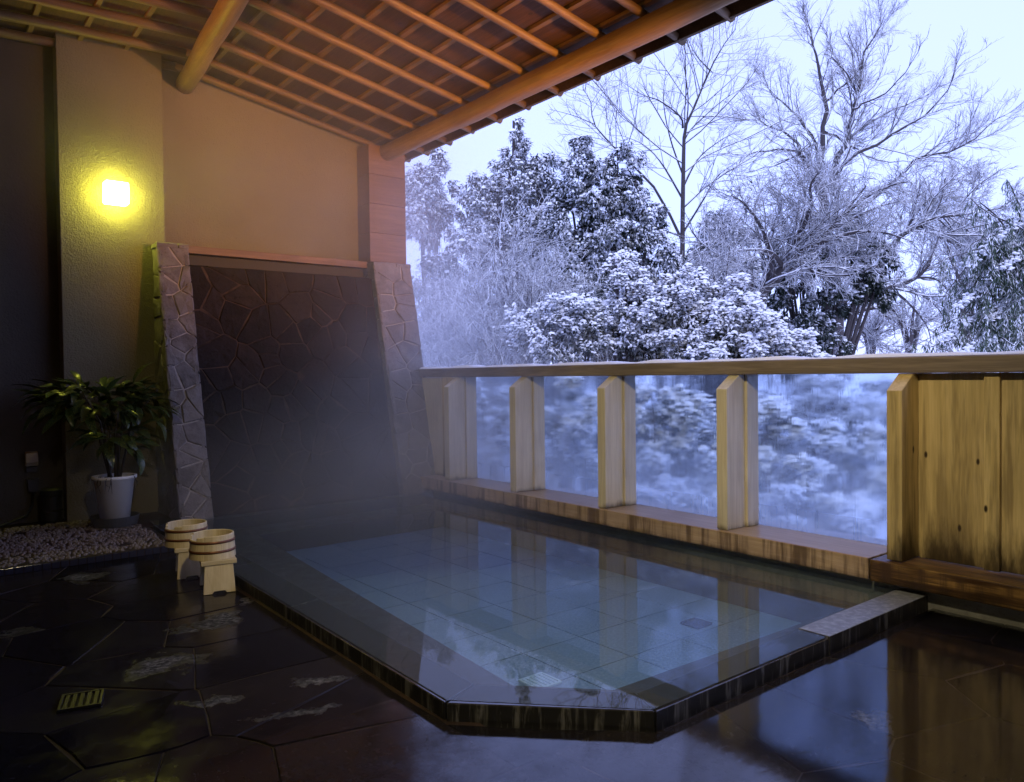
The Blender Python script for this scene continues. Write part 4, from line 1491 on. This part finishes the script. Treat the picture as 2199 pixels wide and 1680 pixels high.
# ---- evergreens ----
evergreen('evergreen_tree', 'tall misty evergreen seen through steam beside the wooden wall end', [(935, 395, 52, 70), (925, 480, 60, 70), (900, 420, 40, 90)], 28, 1500, .24, .034, 8, lumps=60)
evergreen('evergreen_tree', 'evergreen with a thin pointed leader, left of the two dark evergreens', [(1103, 292, 17, 42), (1104, 335, 30, 44), (1105, 375, 52, 50), (1075, 430, 70, 60), (1140, 450, 70, 80), (1090, 530, 100, 90), (1182, 375, 42, 52), (1030, 440, 58, 62), (1150, 560, 80, 80), (1030, 550, 75, 80)], 22.5, 4900, .185, .027, 6, puff=.16, lumps=320)
evergreen('evergreen_tree', 'dark evergreen with two snowy tops behind the heavy snow bushes', [(1258, 318, 30, 36), (1240, 380, 48, 55), (1345, 370, 44, 62), (1290, 430, 75, 60), (1370, 470, 62, 70), (1310, 530, 90, 80), (1400, 560, 60, 75), (1340, 640, 90, 70), (1222, 470, 62, 80), (1255, 570, 72, 80)], 21.0, 5600, .18, .026, 6, puff=.13, lumps=340)
evergreen('evergreen_tree', 'dark little-snowed evergreen thicket under the leaning bare tree', [(1660, 745, 70, 60), (1730, 715, 70, 55), (1790, 745, 50, 50), (1720, 560, 80, 70), (1800, 540, 85, 80), (1870, 570, 60, 70), (1700, 650, 80, 70), (1780, 640, 60, 50), (1880, 630, 40, 40), (1690, 730, 90, 50)], 26, 4200, .24, .034, 7, puff=.08, mat='leaf_dark', lumps=200)
evergreen('evergreen_tree', 'dim evergreen behind the slender tree, left of the leaning tree', [(1540, 520, 70, 60), (1590, 600, 70, 70), (1500, 600, 80, 80)], 29, 2000, .26, .038, 7, puff=.3, lumps=90)

# ---- twiggy bushes ----
twig_shrub('twig_bush', 'large dome of fine frosted twigs below the pointed evergreen', 1130, 800, 215, 345, 15.5, 44, dens=.72)
twig_shrub('twig_bush', 'misty frosted twig bush close to the right stone buttress', 965, 800, 130, 260, 17, 26, dens=.7)
twig_shrub('twig_bush', 'frosted twig bush behind the heavy snow bushes, under the slender tree', 1530, 800, 130, 300, 20, 26, dens=.7)

# ---- dark undergrowth between the bushes and the trees ----
UG = 'dark evergreen undergrowth behind the snowy bushes'
evergreen('dark_bush', 'dark evergreen undergrowth behind the dome of frosted twigs', [(930, 640, 60, 110), (1000, 680, 80, 100), (1090, 650, 90, 90), (1180, 640, 80, 90), (1100, 740, 120, 60), (960, 740, 80, 60)], 19.5, 2300, .24, .04, 6, puff=.06, cushion=.05, mat='leaf_dark', lumps=110, group=UG, cat='bush')
evergreen('dark_bush', 'dark evergreen undergrowth behind the middle snow bushes', [(1300, 690, 90, 70), (1420, 700, 80, 70), (1530, 700, 80, 70), (1610, 720, 60, 60)], 16.5, 1500, .22, .036, 6, puff=.05, cushion=.05, mat='leaf_dark', lumps=80, group=UG, cat='bush')
evergreen('dark_bush', 'dark low undergrowth behind the first two glass panes', [(1000, 880, 70, 70), (1100, 940, 110, 80), (1230, 980, 100, 90), (1180, 860, 90, 50)], 11.4, 1100, .15, .026, 6, puff=.12, cushion=.12, mat='leaf_dark', lumps=60, group=UG, cat='bush')
evergreen('dark_bush', 'dark low undergrowth behind the third glass pane', [(1370, 880, 80, 60), (1460, 930, 90, 90), (1400, 1010, 100, 80), (1500, 1060, 80, 60)], 10.2, 1000, .15, .026, 6, puff=.12, cushion=.12, mat='leaf_dark', lumps=60, group=UG, cat='bush')
evergreen('dark_bush', 'dark low undergrowth behind the widest glass pane', [(1640, 900, 70, 60), (1690, 1000, 90, 80), (1850, 1080, 110, 80), (1760, 960, 100, 80), (1850, 920, 90, 70), (1720, 1110, 110, 60)], 10.6, 1400, .15, .026, 6, puff=.15, cushion=.2, mat='leaf_dark', lumps=60, group=UG, cat='bush')

# ---- heavy snow bushes ----
G = 'broad-leaved bushes under heavy snow by the fence'
def bush(label, blobs, d, n=420, puff=.62, psize=1.0, leaf=.10):
    return evergreen('snowy_bush', label, blobs, d, int(n * 1.5), leaf * (1 + .02 * (d - 8)), .018 * (1 + .02 * (d - 8)), 7, puff=puff, lumps=max(14, n // 11), spread=.11, group=G, cat='bush', droop=.35, psize=psize, shell=(.45, 1.0), cushion=.75)


bush('rounded snow-laden bush low by the twig dome, left of the others', [(1185, 715, 110, 75), (1250, 690, 70, 60)], 13.5, 720, .55)
bush('snow-laden bush reaching up in front of the dark evergreen', [(1350, 640, 70, 70), (1380, 700, 90, 80), (1310, 720, 70, 60), (1330, 570, 45, 40)], 13.4, 930)
bush('snow-laden bush with a pointed top right of the middle', [(1475, 640, 60, 70), (1490, 720, 85, 70), (1430, 745, 70, 50)], 13.2, 840)
bush('biggest snow-laden mound right of the slender trunk', [(1590, 690, 80, 75), (1560, 760, 90, 50), (1640, 740, 60, 55)], 12.9, 930, .75, 1.2)
bush('small snow mound at the right end of the bushes above the rail', [(1715, 748, 42, 36), (1725, 790, 60, 40)], 12.9, 360, .75, 1.2)
bush('small leaning sprig of snowy leaves beside the big mound', [(1590, 612, 22, 22), (1585, 650, 20, 30)], 13.0, 135, .9)
bush('snowy bush at the lower left behind the first glass pane', [(1040, 860, 90, 90), (1100, 950, 110, 80)], 9.8, 235, .6)
bush('snowy bush behind the second glass pane', [(1230, 880, 90, 70), (1200, 960, 90, 70)], 8.8, 235, .7)
bush('snowy bush behind the third glass pane', [(1420, 880, 100, 70), (1470, 970, 90, 70), (1380, 1000, 70, 50)], 8.0, 285, .7)
bush('snowy bush in the left of the widest glass pane', [(1650, 920, 70, 70), (1700, 1000, 90, 60)], 8.0, 235, .8)
bush('low snowy bush in the right of the widest glass pane', [(1820, 950, 90, 60), (1860, 1030, 90, 60)], 8.5, 248, .85)
bush('wide snowy bush deep behind the widest glass pane, above the low one', [(1760, 860, 90, 60), (1880, 880, 80, 60)], 10.5, 322, .7)
bush('snow-covered ground bush at the bottom of the widest glass pane', [(1700, 1090, 90, 50), (1830, 1110, 90, 50)], 7.6, 260, .85)
bush('snow-covered ground bush at the bottom of the third glass pane', [(1400, 1060, 90, 50), (1500, 1070, 60, 40)], 7.7, 223, .85)
twig_shrub('twig_bush', 'frosted twig bush seen through the widest glass pane', 1780, 900, 110, 60, 9.5, 14, dens=.55)

# ---- weeping evergreen at the right ----
def weeping():
    d = 11.0
    base = P(2230, 800, d)
    o = empty('weeping_tree', (base.x, base.y, -1.5), 'weeping evergreen with drooping green fronds and snowy boughs at the right edge', 'tree')
    tk = Tubes()
    boughs = [[(2270, 640), (2230, 540), (2180, 518), (2120, 530), (2075, 575)], [(2270, 560), (2240, 470), (2205, 462), (2170, 490), (2140, 520)],
              [(2270, 700), (2230, 610), (2170, 590), (2110, 620), (2060, 660)], [(2270, 760), (2220, 680), (2150, 665), (2080, 690), (2030, 735)],
              [(2270, 640), (2260, 560), (2230, 530), (2190, 540), (2160, 580)], [(2270, 780), (2230, 730), (2170, 720), (2110, 740), (2060, 765)],
              [(2270, 600), (2250, 500), (2215, 485), (2190, 500), (2175, 530)], [(2280, 720), (2240, 650), (2200, 630), (2160, 650), (2130, 690)]]
    ls = [limb(b, d + .6, d - .5 + RNG.uniform(-.3, .3), .028, .007, 14) for b in boughs]
    st = limb([(2280, 900), (2275, 700), (2270, 560), (2265, 480)], d + .6, d + .6, .09, .04, 14)
    L, R = stack_limbs(ls + [st])
    tk.add(L, R, 7)
    L2, R2 = grow(L[:-1], R[:-1], 12, .4, (.5, 1.2), -.05, .12, 6, .1, rmin=.005)
    tk.add(L2, R2, 4)
    tk.build('trunk', M['bark'], o)
    La = np.concatenate([smooth for smooth in [L2]])
    N, K, _ = La.shape
    n = 2500
    i = RNG.integers(0, N, n)
    k = RNG.integers(1, K, n)
    p = La[i, k]
    # hanging strands
    ln = RNG.uniform(.14, .46, n)
    kk = 5
    S = np.empty((n, kk, 3))
    S[:, 0] = p
    dr = unit(RNG.normal(0, .35, (n, 3)) + np.array([0, 0, -1]))
    for q in range(1, kk):
        S[:, q] = S[:, q - 1] + dr * (ln / (kk - 1))[:, None]
        dr = unit(dr + np.array([0, 0, -.3]) + RNG.normal(0, .06, (n, 3)))
    tb = Tubes()
    tb.add(S, np.full((n, kk), .0016), 3)
    tb.build('strands', M['leaf_weep'], o)['kind'] = 'stuff'
    per = 9
    idx = np.repeat(np.arange(n), per)
    f = RNG.uniform(0, kk - 1.01, n * per)
    a = f.astype(int)
    pos = S[idx, a] + (S[idx, a + 1] - S[idx, a]) * (f - a)[:, None]
    V, F, mid = leaf_mesh(pos, RNG.uniform(0, 2 * np.pi, n * per), RNG.uniform(-1.35, -.5, n * per), RNG.uniform(.06, .10, n * per), np.full(n * per, .007), np.full(n * per, .1))
    np_mesh('foliage', V, [F], M['leaf_weep'], o, smooth=False)['kind'] = 'stuff'
    # snow along the boughs
    Lb = np.concatenate([smooth_line(l, 60)[8:] for l in L[:-1]])
    q = np.repeat(Lb, 5, 0) + RNG.normal(0, .05, (len(Lb) * 5, 3)) * [1, 1, .3] + np.array([0, 0, .02])
    m_ = len(q)
    V, Q, T = puffs(q, RNG.uniform(.015, .04, m_), RNG.uniform(.015, .03, m_), RNG.uniform(.012, .026, m_), RNG.uniform(0, 3, m_))
    np_mesh('snow', V, [Q, T], M['snow'], o)['kind'] = 'stuff'


weeping()


# =================================================================== STEAM off the hot water, drifting out over the fence
def build_steam():
    t = NT('steam_vapour')
    g = t.n('NewGeometry').outputs['Position']

    def cloud(c, r, k):
        d = t.n('VectorMath', {0: g, 1: c}, operation='SUBTRACT').outputs[0]
        d = t.n('VectorMath', {0: d, 1: tuple(1 / q for q in r)}, operation='MULTIPLY').outputs[0]
        L = t.n('VectorMath', {0: d}, operation='LENGTH').outputs[1]
        return t.rng(L, 1.0, 0.0, 0.0, k)
    a = cloud((4.2, 9.4, 1.9), (2.3, 4.8, 4.2), .44)
    b = cloud((3.2, 6.2, .2), (2.7, 3.2, 1.25), .16)
    c = cloud((2.4, 6.6, 3.6), (2.6, 3.4, 1.8), .10)
    d2 = cloud((3.9, 6.1, .75), (1.5, 2.6, 1.5), .20)
    nz = t.noise(t.n('Mapping', {'Vector': g, 'Scale': (.55, .55, .8)}).outputs[0], 1.0, 3, .55)
    den = t.math('MULTIPLY', t.math('ADD', t.math('ADD', t.math('ADD', a, b), c), d2), t.rng(nz, .30, .70, .35, 1.35))
    den = t.math('MAXIMUM', den, 0.0)
    v = t.n('VolumePrincipled', {'Color': (.86, .88, .95), 'Density': den, 'Anisotropy': .2})
    t.t.links.new(v.outputs[0], t.out.inputs['Volume'])
    o = MB().box(-2.1, -2.9, .08, 10.5, 15.0, 4.05).build('steam', t.m)
    tag(o, 'pale steam rising from the far end of the pool and drifting over the fence', 'steam', kind='stuff')


build_steam()
SC.cycles.volume_bounces = 2
SC.cycles.volume_max_steps = 96
